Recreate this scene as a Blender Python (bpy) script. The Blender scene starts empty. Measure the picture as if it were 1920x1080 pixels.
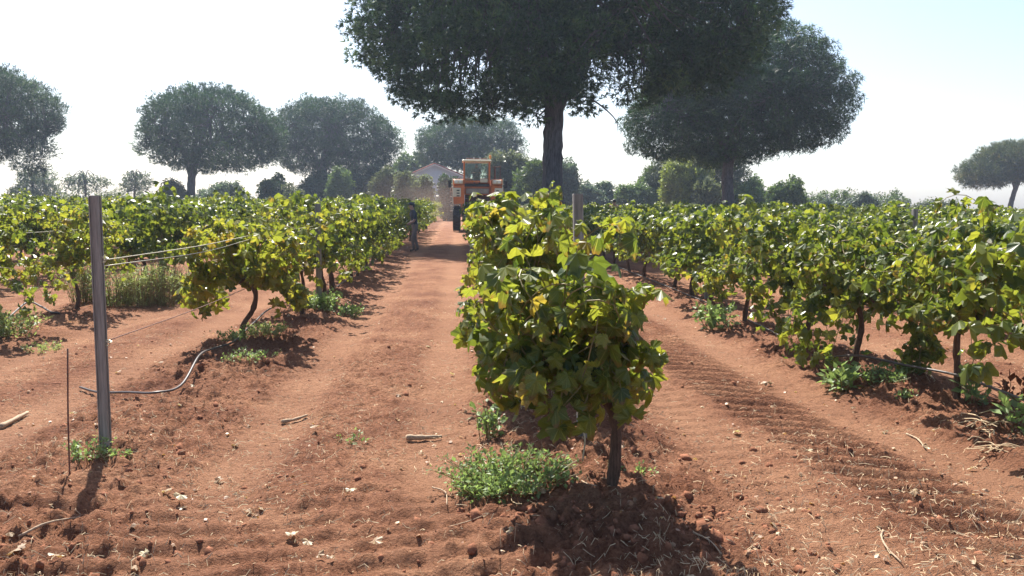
import bpy, bmesh, math, random
import numpy as np
from mathutils import Vector, Matrix

random.seed(7)
rng = np.random.default_rng(7)
PI = math.pi
sc = bpy.context.scene
col = sc.collection

# ------------------------------------------------------------------ camera, sky, sun, exposure
CAM_H = 1.62
FPX = 1598.0                       # focal length in pixels of the 1920 wide photograph
YAW, PITCH, ROLL = math.radians(-3.51), math.radians(5.68), math.radians(0.5)
cam_d = bpy.data.cameras.new('camera')
cam_d.sensor_width = 36.0
cam_d.lens = 36.0 * FPX / 1920.0
cam_d.clip_start, cam_d.clip_end = 0.05, 3000.0
cam = bpy.data.objects.new('camera', cam_d)
col.objects.link(cam)
RC = Matrix.Rotation(YAW, 4, 'Z') @ Matrix.Rotation(PI / 2 - PITCH, 4, 'X') @ Matrix.Rotation(ROLL, 4, 'Z')
cam.matrix_world = Matrix.Translation((0, 0, CAM_H)) @ RC
sc.camera = cam

SUN_EL, SUN_AZ = math.radians(52.0), math.radians(-16.0)      # azimuth from +Y towards +X
world = bpy.data.worlds.new('World')
sc.world = world
world.use_nodes = True
wn = world.node_tree
bg = wn.nodes['Background']
sky = wn.nodes.new('ShaderNodeTexSky')
sky.sky_type = 'NISHITA'
sky.sun_disc = False
sky.sun_elevation = SUN_EL
sky.sun_rotation = SUN_AZ
sky.altitude = 100
sky.air_density = 0.85
sky.dust_density = 1.8
sky.ozone_density = 1.0
wn.links.new(sky.outputs[0], bg.inputs[0])
bg.inputs[1].default_value = 0.095

sl = bpy.data.lights.new('sun', 'SUN')
sl.energy = 5.0
sl.angle = math.radians(0.6)
sl.color = (1.0, 0.95, 0.87)
sun = bpy.data.objects.new('sun', sl)
col.objects.link(sun)
sdir = Vector((math.sin(SUN_AZ) * math.cos(SUN_EL), math.cos(SUN_AZ) * math.cos(SUN_EL), math.sin(SUN_EL)))
sun.rotation_euler = sdir.to_track_quat('Z', 'Y').to_euler()
sun.location = sdir * 60

sc.view_settings.view_transform = 'Standard'
sc.view_settings.look = 'None'
sc.view_settings.exposure = 1.25
sc.view_settings.gamma = 1.0
sc.view_settings.use_curve_mapping = False
sc.render.engine = 'CYCLES'
sc.cycles.max_bounces = 7
sc.cycles.transparent_max_bounces = 8
sc.cycles.volume_bounces = 1

# ------------------------------------------------------------------ helpers
R3 = np.array(RC.to_3x3())


def ray(px, py):
    return R3 @ np.array([(px - 960) / FPX, -(py - 540) / FPX, -1.0])


def gp(px, py, z=0.0):
    """point of the level ground seen at a photograph pixel"""
    d = ray(px, py)
    t = (z - CAM_H) / d[2]
    return d[0] * t, d[1] * t


def pd(px, py, y):
    """point at northing y seen at a photograph pixel"""
    d = ray(px, py)
    t = y / d[1]
    return d[0] * t, y, CAM_H + d[2] * t


def hash2(ix, iy, s):
    h = (ix.astype(np.int64) * 374761393 + iy.astype(np.int64) * 668265263 + s * 982451653) & 0xFFFFFFFF
    h = ((h ^ (h >> 13)) * 1274126177) & 0xFFFFFFFF
    h = h ^ (h >> 16)
    return (h & 0xFFFFFF) / float(0xFFFFFF)


def vnoise(x, y, s=0):
    x = np.asarray(x, float); y = np.asarray(y, float)
    ix, iy = np.floor(x), np.floor(y)
    fx, fy = x - ix, y - iy
    fx = fx * fx * (3 - 2 * fx); fy = fy * fy * (3 - 2 * fy)
    a, b = hash2(ix, iy, s), hash2(ix + 1, iy, s)
    c, d = hash2(ix, iy + 1, s), hash2(ix + 1, iy + 1, s)
    return (a + (b - a) * fx) * (1 - fy) + (c + (d - c) * fx) * fy


def fbm(x, y, s=0, o=4):
    t, a, n = 0.0, 1.0, 0.0
    for i in range(o):
        t = t + a * vnoise(x * 2 ** i, y * 2 ** i, s + i * 17)
        n += a; a *= 0.5
    return t / n


ROWX = {0: 0.78, -1: -2.22, -2: -5.35, -3: -8.5, 1: 3.85, 2: 6.95}
for k in range(4, 24):
    ROWX[-k] = -8.5 - 3.1 * (k - 3)
for k in range(3, 30):
    ROWX[k] = 6.95 + 3.1 * (k - 2)
RX = np.array(sorted(ROWX.values()))


def soil(x, y, detail=True):
    """height of the soil and how much a wheel has pressed it (0..1)"""
    x = np.asarray(x, float); y = np.asarray(y, float)
    i = np.clip(np.searchsorted(RX, x), 1, len(RX) - 1)
    x0, x1 = RX[i - 1], RX[i]
    d = np.minimum(np.abs(x - x0), np.abs(x - x1))
    endf = np.clip((y - 4.2) / 1.2, 0, 1)
    mound = 0.055 * np.exp(-(d / 0.38) ** 2) * (0.35 + 0.65 * endf)
    wob = 0.10 * (vnoise(y * 0.35, x * 0 + 3, 5) - 0.5)
    c = (x0 + x1) / 2
    i0 = np.where((x > 0.78) & (x < 3.85), 1, 0)
    out = np.where(x > 1.5, 0.10 * np.clip((7.0 - y) / 3.0, 0, 1), 0)
    ta = np.exp(-((x - (c - 0.62 + wob + out)) / 0.24) ** 4)
    tb = np.exp(-((x - (c + 0.60 + wob + out * 3)) / 0.26) ** 4)
    tr = np.maximum(ta, tb) * (0.55 + 0.45 * vnoise(x * 1.2, y * 0.8, 9))
    head = np.clip((4.9 - y) / 0.6, 0, 1) * np.clip((0.9 - x) / 0.5, 0, 1)
    tr = np.maximum(tr * (1 - 0.6 * head), 0)
    h = mound + 0.06 * (fbm(x * 0.5, y * 0.5, 1, 3) - 0.5) - 0.030 * tr
    rough = (1 - 0.85 * tr) * (0.55 + 0.75 * np.exp(-(d / 0.7) ** 2))
    h = h + rough * 0.075 * (fbm(x * 3.1, y * 3.1, 2, 3) - 0.5)
    if detail:
        n = fbm(x * 11, y * 11, 3, 3)
        # lugs of the tractor tyre pressed into the lane on the right, fainter in the left lane
        cl = np.where(i0 == 1, 2.36 + 0.055 * np.clip(7.5 - y, 0, 5) ** 1.3, c + 0.35)
        band = np.exp(-((x - cl) / 0.36) ** 6)
        wr = np.where((x > 1.0) & (x < 3.7), 1.0, 0.0) + np.where((x > 4.3) & (x < 6.6), 0.7, 0.0)
        rough = rough * (1 - 0.75 * band * wr)
        h = h + rough * 0.065 * np.clip(np.abs(n - 0.5) * 2.2, 0, 1)
        n2 = vnoise(x * 17 + 7, y * 17, 4)
        n3 = vnoise(x * 26 + 3, y * 26, 14)
        pt = np.clip(fbm(x * 1.3, y * 1.3, 71, 2) * 2.4 - 0.6, 0.25, 1.4)
        h = h + (0.20 + rough) * pt * (0.026 * np.clip(n2 - 0.45, 0, 1) ** 0.8 + 0.030 * n3)
        ph = (y + 0.30 * (x - cl) + 0.05 * vnoise(y * 2, x, 31)) / 0.23
        fr = ph - np.floor(ph)
        lug = np.where(fr < 0.26, fr / 0.26, (1 - fr) / 0.74) * 2 - 1
        wr = np.where((x > 1.0) & (x < 3.7), 1.0, 0.0) + np.where((x > 4.3) & (x < 6.6), 0.7, 0.0)
        h = h + 0.034 * lug * band * wr * np.clip(1.5 - 1.1 * vnoise(x * 1.1 + 5, y * 0.9, 8), 0.15, 1)
        cl2 = c - 0.62 + wob + out
        lug2 = np.clip(1.6 * np.sin((y - 0.2 * (x - cl2)) * 2 * PI / 0.19), -1, 1)
        h = h + 0.006 * lug2 * ta * wr
        # furrows of the headland turning across the foot of the picture
        fp = (y - 0.16 * x + 0.14 * fbm(x * 0.8, y * 0.8, 12, 2)) / 0.20
        fp = fp - np.floor(fp)
        fur = np.where(fp < 0.28, fp / 0.28, (1 - fp) / 0.72) * 2 - 1
        h = h + 0.024 * fur * head * (0.4 + vnoise(x * 1.5, y * 3, 21))
    return h, tr


def gz(x, y):
    return float(soil(np.array([x]), np.array([y]), False)[0][0])


def props(o, label=None, cat=None, group=None, kind=None):
    for k, v in (('label', label), ('category', cat), ('group', group), ('kind', kind)):
        if v:
            o[k] = v
    return o


def np_mesh(name, V, F, mats=(), tint=None, smooth=False, extra=None):
    """mesh from vertex array and one or more face arrays (same vertex count in each)"""
    if not isinstance(F, (list, tuple)):
        F = [F]
    me = bpy.data.meshes.new(name)
    V = np.ascontiguousarray(V, dtype=np.float32)
    me.vertices.add(len(V))
    me.vertices.foreach_set('co', V.ravel())
    loops = np.concatenate([f.ravel() for f in F]).astype(np.int32)
    tot = np.concatenate([np.full(len(f), f.shape[1]) for f in F]).astype(np.int32)
    start = np.concatenate([[0], np.cumsum(tot)[:-1]]).astype(np.int32)
    me.loops.add(len(loops))
    me.loops.foreach_set('vertex_index', loops)
    me.polygons.add(len(tot))
    me.polygons.foreach_set('loop_start', start)
    if smooth:
        me.polygons.foreach_set('use_smooth', np.ones(len(tot), dtype=bool))
    else:
        me.polygons.foreach_set('use_smooth', np.zeros(len(tot), dtype=bool))
    for nm, arr in ([('tint', tint)] if tint is not None else []) + (extra or []):
        a = me.attributes.new(nm, 'FLOAT', 'POINT')
        a.data.foreach_set('value', np.ascontiguousarray(arr, dtype=np.float32))
    me.update(calc_edges=True)
    for m in mats:
        me.materials.append(m)
    return me


def link(name, me, parent=None, loc=None):
    o = bpy.data.objects.new(name, me)
    col.objects.link(o)
    if parent is not None:
        o.parent = parent
    if loc is not None:
        o.location = loc
    return o


def empty(name, loc, rz=0.0):
    o = bpy.data.objects.new(name, None)
    col.objects.link(o)
    o.location = loc
    o.rotation_euler = (0, 0, rz)
    o.empty_display_size = 0.2
    return o


class MB:
    """collects shapes for ONE mesh object"""
    def __init__(self):
        self.v = []; self.f = []; self.n = 0; self.m = []

    def add(self, V, F, mi=0):
        V = np.asarray(V, float)
        self.v.append(V)
        for f in F:
            self.f.append(tuple(int(i) + self.n for i in f)); self.m.append(mi)
        self.n += len(V)
        return self

    def box(self, c, s, rz=0.0, mi=0, bev=0.0, rx=0.0, ry=0.0):
        hx, hy, hz = s[0] / 2, s[1] / 2, s[2] / 2
        R = np.array((Matrix.Rotation(rz, 3, 'Z') @ Matrix.Rotation(ry, 3, 'Y') @ Matrix.Rotation(rx, 3, 'X')))
        if bev <= 0:
            V = np.array([(x, y, z) for z in (-hz, hz) for x, y in ((-hx, -hy), (hx, -hy), (hx, hy), (-hx, hy))])
            F = [(0, 3, 2, 1), (4, 5, 6, 7), (0, 1, 5, 4), (1, 2, 6, 5), (2, 3, 7, 6), (3, 0, 4, 7)]
        else:
            b = min(bev, hx * .9, hy * .9, hz * .9)
            V = []
            for z, k in ((-hz, b), (-hz + b, 0), (hz - b, 0), (hz, b)):
                X, Y = hx - k, hy - k
                V += [(-X + b, -Y, z), (X - b, -Y, z), (X, -Y + b, z), (X, Y - b, z), (X - b, Y, z), (-X + b, Y, z), (-X, Y - b, z), (-X, -Y + b, z)]
            V = np.array(V)
            F = [tuple(range(7, -1, -1)), tuple(range(24, 32))]
            for r in range(3):
                for i in range(8):
                    F.append((r * 8 + i, r * 8 + (i + 1) % 8, (r + 1) * 8 + (i + 1) % 8, (r + 1) * 8 + i))
        return self.add(V @ R.T + np.array(c), F, mi)

    def tube(self, pts, rad, k=8, mi=0, cap=True):
        V, F = tube(pts, rad, k)
        self.add(V, F.tolist(), mi)
        if cap:
            n = len(V)
            self.f.append(tuple(self.n - n + i for i in range(k - 1, -1, -1))); self.m.append(mi)
            self.f.append(tuple(self.n - k + i for i in range(k))); self.m.append(mi)
        return self

    def prism(self, poly, y0, y1, mi=0):
        """polygon in x,z extruded from y0 to y1"""
        n = len(poly)
        V = [(p[0], y0, p[1]) for p in poly] + [(p[0], y1, p[1]) for p in poly]
        F = [tuple(range(n)), tuple(range(2 * n - 1, n - 1, -1))]
        for i in range(n):
            j = (i + 1) % n
            F.append((i, i + n, j + n, j))
        return self.add(V, F, mi)

    def mesh(self, name, mats, smooth=False):
        me = bpy.data.meshes.new(name)
        V = np.concatenate(self.v)
        me.from_pydata(V.tolist(), [], self.f)
        for m in (mats if isinstance(mats, (list, tuple)) else [mats]):
            me.materials.append(m)
        me.polygons.foreach_set('material_index', self.m)
        if smooth:
            me.polygons.foreach_set('use_smooth', [True] * len(self.f))
        me.update()
        return me

    def build(self, name, mats, parent=None, smooth=False, loc=None):
        return link(name, self.mesh(name, mats, smooth), parent, loc)


def norm(a):
    return a / np.maximum(np.linalg.norm(a, axis=-1, keepdims=True), 1e-9)


def tube(pts, rad, k=8):
    P = np.asarray(pts, float)
    n = len(P)
    rad = np.full(n, rad) if np.isscalar(rad) else np.asarray(rad, float)
    T = norm(np.gradient(P, axis=0))
    up = np.array([0.13, 0.31, 0.94]) if abs(T[0][2]) < 0.8 else np.array([1.0, 0.05, 0.0])
    V = np.zeros((n, k, 3))
    a = np.arange(k) * 2 * PI / k
    for i in range(n):
        x = norm(np.cross(up, T[i])); y = np.cross(T[i], x)
        up = y if abs(T[0][2]) < 0.8 else np.cross(T[i], np.cross(up, T[i]))
        if abs(T[0][2]) >= 0.8:
            x = norm(up); y = np.cross(T[i], x)
        V[i] = P[i] + rad[i] * (np.cos(a)[:, None] * x + np.sin(a)[:, None] * y)
    F = []
    for i in range(n - 1):
        for j in range(k):
            F.append((i * k + j, i * k + (j + 1) % k, (i + 1) * k + (j + 1) % k, (i + 1) * k + j))
    return V.reshape(-1, 3), np.array(F)


def spline(pts, n=16):
    """smooth curve through the given points"""
    P = [np.asarray(p, float) for p in pts]
    P = [2 * P[0] - P[1]] + P + [2 * P[-1] - P[-2]]
    out = []
    for i in range(1, len(P) - 2):
        a, b, c, d = P[i - 1:i + 3]
        for t in np.linspace(0, 1, n, endpoint=False):
            out.append(0.5 * (2 * b + (c - a) * t + (2 * a - 5 * b + 4 * c - d) * t * t + (3 * b - a - 3 * c + d) * t ** 3))
    out.append(P[-2])
    return np.array(out)


def place(tv, pos, ax, ay, az, size):
    """copies of template vertices tv in the frames given; returns (N*k,3)"""
    s = size[:, None, None]
    V = pos[:, None, :] + s * (tv[None, :, 0:1] * ax[:, None, :] + tv[None, :, 1:2] * ay[:, None, :] + tv[None, :, 2:3] * az[:, None, :])
    return V.reshape(-1, 3)


def rep_faces(tf, n, k):
    return (tf[None, :, :] + (np.arange(n) * k)[:, None, None]).reshape(-1, tf.shape[1])


def frames(z, g):
    """random frames whose z axis is given"""
    z = norm(z)
    r = norm(g.normal(size=z.shape))
    x = norm(np.cross(r, z))
    return x, np.cross(z, x), z


# ------------------------------------------------------------------ materials
def mat(name):
    m = bpy.data.materials.new(name)
    m.use_nodes = True
    nt = m.node_tree
    return m, nt, nt.nodes['Principled BSDF'], nt.nodes['Material Output']


def nd(nt, t, **kw):
    n = nt.nodes.new(t)
    for k, v in kw.items():
        setattr(n, k, v)
    return n


def ramp(nt, stops):
    r = nd(nt, 'ShaderNodeValToRGB')
    e = r.color_ramp.elements
    while len(e) < len(stops):
        e.new(0.5)
    for el, (p, c) in zip(e, stops):
        el.position = p
        el.color = (*c, 1)
    return r


def noise(nt, scale, detail=4, rough=0.6, coord=None, stretch=None):
    n = nd(nt, 'ShaderNodeTexNoise')
    n.inputs['Scale'].default_value = scale
    n.inputs['Detail'].default_value = detail
    n.inputs['Roughness'].default_value = rough
    if coord is not None:
        if stretch:
            mp = nd(nt, 'ShaderNodeMapping')
            mp.inputs['Scale'].default_value = stretch
            nt.links.new(coord, mp.inputs[0])
            coord = mp.outputs[0]
        nt.links.new(coord, n.inputs['Vector'])
    return n


def simple(name, c, rough=0.6, metal=0.0, var=0.25, scale=8.0, bump=0.0, stretch=None, spec=0.5):
    m, nt, b, o = mat(name)
    tc = nd(nt, 'ShaderNodeTexCoord')
    n = noise(nt, scale, 5, 0.65, tc.outputs['Object'], stretch)
    lo = tuple(max(0, v * (1 - var)) for v in c); hi = tuple(min(1, v * (1 + var)) for v in c)
    r = ramp(nt, [(0.3, lo), (0.7, hi)])
    nt.links.new(n.outputs[0], r.inputs[0])
    nt.links.new(r.outputs[0], b.inputs['Base Color'])
    b.inputs['Roughness'].default_value = rough
    b.inputs['Metallic'].default_value = metal
    b.inputs['Specular IOR Level'].default_value = spec
    if bump:
        bp = nd(nt, 'ShaderNodeBump')
        bp.inputs['Distance'].default_value = bump
        bp.inputs['Strength'].default_value = 0.8
        nt.links.new(n.outputs[0], bp.inputs['Height'])
        nt.links.new(bp.outputs[0], b.inputs['Normal'])
    return m


def leafy(name, stops, trans=0.4, rough=0.4, by_object=False, gloss=0.5, tmul=(1.9, 1.75, 0.9), by_part_object=0.25):
    """leaf surface: a colour per leaf, sheen on top and light passing through"""
    m, nt, b, o = mat(name)
    oi = nd(nt, 'ShaderNodeObjectInfo')
    if by_object:
        fac = oi.outputs['Random']
    else:
        at = nd(nt, 'ShaderNodeAttribute', attribute_name='tint')
        ma = nd(nt, 'ShaderNodeMath', operation='MULTIPLY_ADD')
        ma.inputs[1].default_value = by_part_object
        nt.links.new(oi.outputs['Random'], ma.inputs[0])
        nt.links.new(at.outputs['Fac'], ma.inputs[2])
        mb = nd(nt, 'ShaderNodeMath', operation='SUBTRACT')
        nt.links.new(ma.outputs[0], mb.inputs[0]); mb.inputs[1].default_value = by_part_object / 2
        fac = mb.outputs[0]
    r = ramp(nt, stops)
    nt.links.new(fac, r.inputs[0])
    tc = nd(nt, 'ShaderNodeTexCoord')
    n = noise(nt, 14, 3, 0.6, tc.outputs['Object'])
    mx = nd(nt, 'ShaderNodeMix', data_type='RGBA', blend_type='MULTIPLY')
    mx.inputs['Factor'].default_value = 0.6
    r2 = ramp(nt, [(0.3, (0.6, 0.62, 0.5)), (0.65, (1.15, 1.1, 1.0))])
    nt.links.new(n.outputs[0], r2.inputs[0])
    nt.links.new(r.outputs[0], mx.inputs[6]); nt.links.new(r2.outputs[0], mx.inputs[7])
    if by_object:
        sp = nd(nt, 'ShaderNodeSeparateXYZ'); nt.links.new(tc.outputs['Object'], sp.inputs[0])
        yy = nd(nt, 'ShaderNodeMath', operation='SUBTRACT'); yy.inputs[1].default_value = 0.26; nt.links.new(sp.outputs[1], yy.inputs[0])
        an = nd(nt, 'ShaderNodeMath', operation='ARCTAN2'); nt.links.new(sp.outputs[0], an.inputs[0]); nt.links.new(yy.outputs[0], an.inputs[1])
        am = nd(nt, 'ShaderNodeMath', operation='MULTIPLY'); am.inputs[1].default_value = 5.82; nt.links.new(an.outputs[0], am.inputs[0])
        co = nd(nt, 'ShaderNodeMath', operation='COSINE'); nt.links.new(am.outputs[0], co.inputs[0])
        vr = nd(nt, 'ShaderNodeMapRange'); vr.inputs[1].default_value = 0.955; vr.inputs[2].default_value = 0.998; vr.inputs[3].default_value = 0.0; vr.inputs[4].default_value = 0.55
        nt.links.new(co.outputs[0], vr.inputs[0])
        mv = nd(nt, 'ShaderNodeMix', data_type='RGBA'); mv.inputs[7].default_value = (0.30, 0.32, 0.10, 1)
        nt.links.new(vr.outputs[0], mv.inputs[0]); nt.links.new(mx.outputs[2], mv.inputs[6])
        r2_ = nd(nt, 'ShaderNodeVectorMath', operation='DISTANCE'); r2_.inputs[1].default_value = (0, 0.26, 0); nt.links.new(tc.outputs['Object'], r2_.inputs[0])
        nn_ = noise(nt, 4.0, 3, 0.7, tc.outputs['Object'])
        ra = nd(nt, 'ShaderNodeMath', operation='MULTIPLY_ADD'); ra.inputs[1].default_value = 0.9; nt.links.new(nn_.outputs[0], ra.inputs[0]); nt.links.new(r2_.outputs['Value'], ra.inputs[2])
        er = nd(nt, 'ShaderNodeMapRange'); er.inputs[1].default_value = 1.10; er.inputs[2].default_value = 1.30; er.inputs[3].default_value = 0.0; er.inputs[4].default_value = 0.8
        nt.links.new(ra.outputs[0], er.inputs[0])
        me_ = nd(nt, 'ShaderNodeMix', data_type='RGBA'); me_.inputs[7].default_value = (0.17, 0.095, 0.035, 1)
        nt.links.new(er.outputs[0], me_.inputs[0]); nt.links.new(mv.outputs[2], me_.inputs[6])
        mx = me_
    nt.links.new(mx.outputs[2], b.inputs['Base Color'])
    b.inputs['Roughness'].default_value = rough
    b.inputs['Specular IOR Level'].default_value = gloss
    t = nd(nt, 'ShaderNodeBsdfTranslucent')
    tm = nd(nt, 'ShaderNodeMix', data_type='RGBA', blend_type='MULTIPLY')
    tm.inputs['Factor'].default_value = 1.0
    tm.inputs[7].default_value = (*tmul, 1)
    tm.clamp_result = True
    nt.links.new(mx.outputs[2], tm.inputs[6])
    nt.links.new(tm.outputs[2], t.inputs[0])
    ms = nd(nt, 'ShaderNodeMixShader')
    ms.inputs[0].default_value = trans
    nt.links.new(b.outputs[0], ms.inputs[1]); nt.links.new(t.outputs[0], ms.inputs[2])
    nt.links.new(ms.outputs[0], o.inputs['Surface'])
    return m


def soil_material():
    m, nt, b, o = mat('red_soil')
    tc = nd(nt, 'ShaderNodeTexCoord')
    P = tc.outputs['Object']
    n1 = noise(nt, 1.3, 6, 0.62, P)
    r1 = ramp(nt, [(0.30, (0.165, 0.066, 0.036)), (0.50, (0.245, 0.110, 0.060)), (0.72, (0.345, 0.178, 0.100))])
    nt.links.new(n1.outputs[0], r1.inputs[0])
    n2 = noise(nt, 38, 5, 0.7, P)
    r2 = ramp(nt, [(0.34, (0.48, 0.42, 0.40)), (0.52, (1.0, 1.0, 1.0)), (0.68, (1.35, 1.42, 1.45))])
    nt.links.new(n2.outputs[0], r2.inputs[0])
    mx = nd(nt, 'ShaderNodeMix', data_type='RGBA', blend_type='MULTIPLY')
    mx.inputs['Factor'].default_value = 0.85
    nt.links.new(r1.outputs[0], mx.inputs[6]); nt.links.new(r2.outputs[0], mx.inputs[7])
    # wheel-pressed earth is paler and dustier
    at = nd(nt, 'ShaderNodeAttribute', attribute_name='pressed')
    mt = nd(nt, 'ShaderNodeMath', operation='MULTIPLY'); mt.inputs[1].default_value = 0.6
    nt.links.new(at.outputs['Fac'], mt.inputs[0])
    mx2 = nd(nt, 'ShaderNodeMix', data_type='RGBA')
    mx2.inputs[7].default_value = (0.345, 0.180, 0.103, 1)
    nt.links.new(mt.outputs[0], mx2.inputs[0]); nt.links.new(mx.outputs[2], mx2.inputs[6])
    # small straw coloured flecks
    v = nd(nt, 'ShaderNodeTexVoronoi'); v.inputs['Scale'].default_value = 26
    mp = nd(nt, 'ShaderNodeMapping'); mp.inputs['Scale'].default_value = (1.0, 2.6, 1.0); mp.inputs['Rotation'].default_value = (0, 0, 0.5)
    nt.links.new(P, mp.inputs[0]); nt.links.new(mp.outputs[0], v.inputs['Vector'])
    lt = nd(nt, 'ShaderNodeMath', operation='LESS_THAN'); lt.inputs[1].default_value = 0.10
    nt.links.new(v.outputs['Distance'], lt.inputs[0])
    mx3 = nd(nt, 'ShaderNodeMix', data_type='RGBA')
    mx3.inputs[7].default_value = (0.52, 0.40, 0.26, 1)
    m5 = nd(nt, 'ShaderNodeMath', operation='MULTIPLY'); m5.inputs[1].default_value = 0.55
    nt.links.new(lt.outputs[0], m5.inputs[0])
    nt.links.new(m5.outputs[0], mx3.inputs[0]); nt.links.new(mx2.outputs[2], mx3.inputs[6])
    nt.links.new(mx3.outputs[2], b.inputs['Base Color'])
    b.inputs['Roughness'].default_value = 0.95
    b.inputs['Specular IOR Level'].default_value = 0.15
    n3 = noise(nt, 60, 6, 0.7, P)
    n4 = noise(nt, 16, 5, 0.7, P)
    ad = nd(nt, 'ShaderNodeMath', operation='MULTIPLY_ADD'); ad.inputs[1].default_value = 0.8
    nt.links.new(n4.outputs[0], ad.inputs[0]); nt.links.new(n3.outputs[0], ad.inputs[2])
    bp = nd(nt, 'ShaderNodeBump'); bp.inputs['Distance'].default_value = 0.034; bp.inputs['Strength'].default_value = 1.0
    nt.links.new(ad.outputs[0], bp.inputs['Height'])
    nt.links.new(bp.outputs[0], b.inputs['Normal'])
    return m


M = {}
M['soil'] = soil_material()
M['clod'] = simple('soil_clod', (0.235, 0.100, 0.056), 0.95, var=0.28, scale=14, bump=0.02, spec=0.15)
vine_stops = [(0.0, (0.055, 0.090, 0.024)), (0.28, (0.100, 0.142, 0.032)), (0.55, (0.160, 0.198, 0.040)),
              (0.85, (0.215, 0.240, 0.046)), (0.98, (0.26, 0.25, 0.055)), (1.0, (0.23, 0.19, 0.05))]
M['vine_leaf'] = leafy('vine_leaf', vine_stops, 0.52, 0.42, by_object=True, gloss=0.45)
M['vine_foliage'] = leafy('vine_foliage', vine_stops, 0.47, 0.38, gloss=0.5)
pine_stops = [(0.0, (0.015, 0.038, 0.024)), (0.5, (0.036, 0.082, 0.040)), (0.85, (0.085, 0.165, 0.060)), (1.0, (0.13, 0.19, 0.075))]
M['pine'] = leafy('pine_needles', pine_stops, 0.22, 0.55, gloss=0.35, tmul=(1.5, 1.6, 1.0))
pine2 = [(0.0, (0.03, 0.05, 0.03)), (0.5, (0.06, 0.09, 0.045)), (0.85, (0.11, 0.135, 0.06)), (1.0, (0.16, 0.15, 0.08))]
M['pine_dry'] = leafy('dry_pine_needles', pine2, 0.25, 0.55, gloss=0.35)


def tree_leaf(name, c, trans=0.35):
    s = [(0.0, tuple(v * .55 for v in c)), (0.5, c), (1.0, tuple(min(1, v * 1.6) for v in c))]
    return leafy(name, s, trans, 0.5, gloss=0.4, tmul=(1.5, 1.5, 1.0))


M['green'] = tree_leaf('mid_green_leaves', (0.10, 0.155, 0.055))
M['blue'] = tree_leaf('blue_green_leaves', (0.11, 0.155, 0.12))
M['olive'] = tree_leaf('grey_green_leaves', (0.115, 0.14, 0.085))
M['dark'] = tree_leaf('dark_green_leaves', (0.03, 0.055, 0.03))
M['yellow'] = tree_leaf('yellow_green_leaves', (0.21, 0.26, 0.06))
M['weed'] = tree_leaf('weed_leaves', (0.19, 0.27, 0.11), 0.4)
M['weed_pale'] = tree_leaf('pale_weed_leaves', (0.24, 0.29, 0.13), 0.4)
M['red_weed'] = tree_leaf('dry_red_leaves', (0.17, 0.06, 0.035), 0.3)
M['bark'] = simple('pine_bark', (0.115, 0.108, 0.115), 0.9, var=0.5, scale=5, bump=0.05, stretch=(3, 3, 0.6), spec=0.2)
M['vine_bark'] = simple('vine_bark', (0.105, 0.065, 0.045), 0.9, var=0.5, scale=30, bump=0.006, stretch=(3, 3, 0.5), spec=0.2)
M['cane'] = simple('vine_cane', (0.20, 0.15, 0.055), 0.6, var=0.4, scale=12)
M['post'] = simple('weathered_post', (0.25, 0.235, 0.21), 0.92, var=0.35, scale=22, bump=0.004, stretch=(4, 4, 0.25), spec=0.3)
M['wire'] = simple('galvanised_wire', (0.42, 0.40, 0.30), 0.45, metal=0.5, var=0.2, scale=40)
M['hose'] = simple('dusty_black_hose', (0.075, 0.06, 0.055), 0.45, var=0.5, scale=7)
M['rust'] = simple('rusty_iron', (0.14, 0.065, 0.045), 0.8, var=0.5, scale=30)
M['straw'] = simple('dry_straw', (0.50, 0.37, 0.22), 0.8, var=0.35, scale=3)
M['stick'] = simple('dry_wood', (0.36, 0.26, 0.17), 0.85, var=0.4, scale=20, bump=0.003, stretch=(1, 4, 4))
M['dry_leaf'] = leafy('dry_leaf', [(0, (0.28, 0.17, 0.10)), (0.5, (0.40, 0.30, 0.19)), (1.0, (0.52, 0.46, 0.32))], 0.2, 0.5, by_object=True)
M['dry_leaves'] = leafy('dry_leaf_litter', [(0, (0.27, 0.14, 0.08)), (0.5, (0.40, 0.25, 0.15)), (1.0, (0.54, 0.42, 0.28))], 0.2, 0.5)

# ------------------------------------------------------------------ the ground
def axis(lo, hi, flo, fhi, step, g):
    mid = np.arange(flo, fhi, step)
    up, s, p = [], step, mid[-1]
    while p < hi:
        s = min(s * g, 60); p += s; up.append(p)
    dn, s, p = [], step, flo
    while p > lo:
        s = min(s * g, 60); p -= s; dn.append(p)
    return np.array(dn[::-1] + list(mid) + up)


gx = axis(-400, 400, -3.2, 4.2, 0.023, 1.12)
gy = axis(-60, 900, 3.1, 8.5, 0.025, 1.0)
ys, s = [], 0.025
p = 8.5
while p < 420:
    s = max(0.022, 0.016 * (p - 8.5) + 0.022) if p < 70 else s * 1.08
    p += s; ys.append(p)
back, s, p = [], 0.025, 3.1
while p > -60:
    s = min(s * 1.25, 12); p -= s; back.append(p)
gy = np.array(back[::-1] + list(np.arange(3.1, 8.5, 0.022)) + ys)
X, Y = np.meshgrid(gx, gy)
fade = np.clip(1.2 - np.hypot(X - 0.8, Y) / 60, 0, 1)
Hh, Tr = soil(X, Y, True)
Hl, _ = soil(X, Y, False)
near = np.clip((26 - Y) / 14, 0, 1) * np.clip((9 - np.abs(X)) / 4, 0, 1)
Z = (Hl + (Hh - Hl) * near) * fade
V = np.stack([X, Y, Z], -1).reshape(-1, 3)
nx, ny = len(gx), len(gy)
ii = (np.arange(ny - 1)[:, None] * nx + np.arange(nx - 1)[None, :]).ravel()
Fg = np.stack([ii, ii + 1, ii + nx + 1, ii + nx], -1)
g = link('ground', np_mesh('ground', V, Fg, [M['soil']], smooth=True, extra=[('pressed', Tr.ravel())]))
props(g, 'ploughed red soil of the vineyard with tyre tracks', None, None, 'structure')


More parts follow.
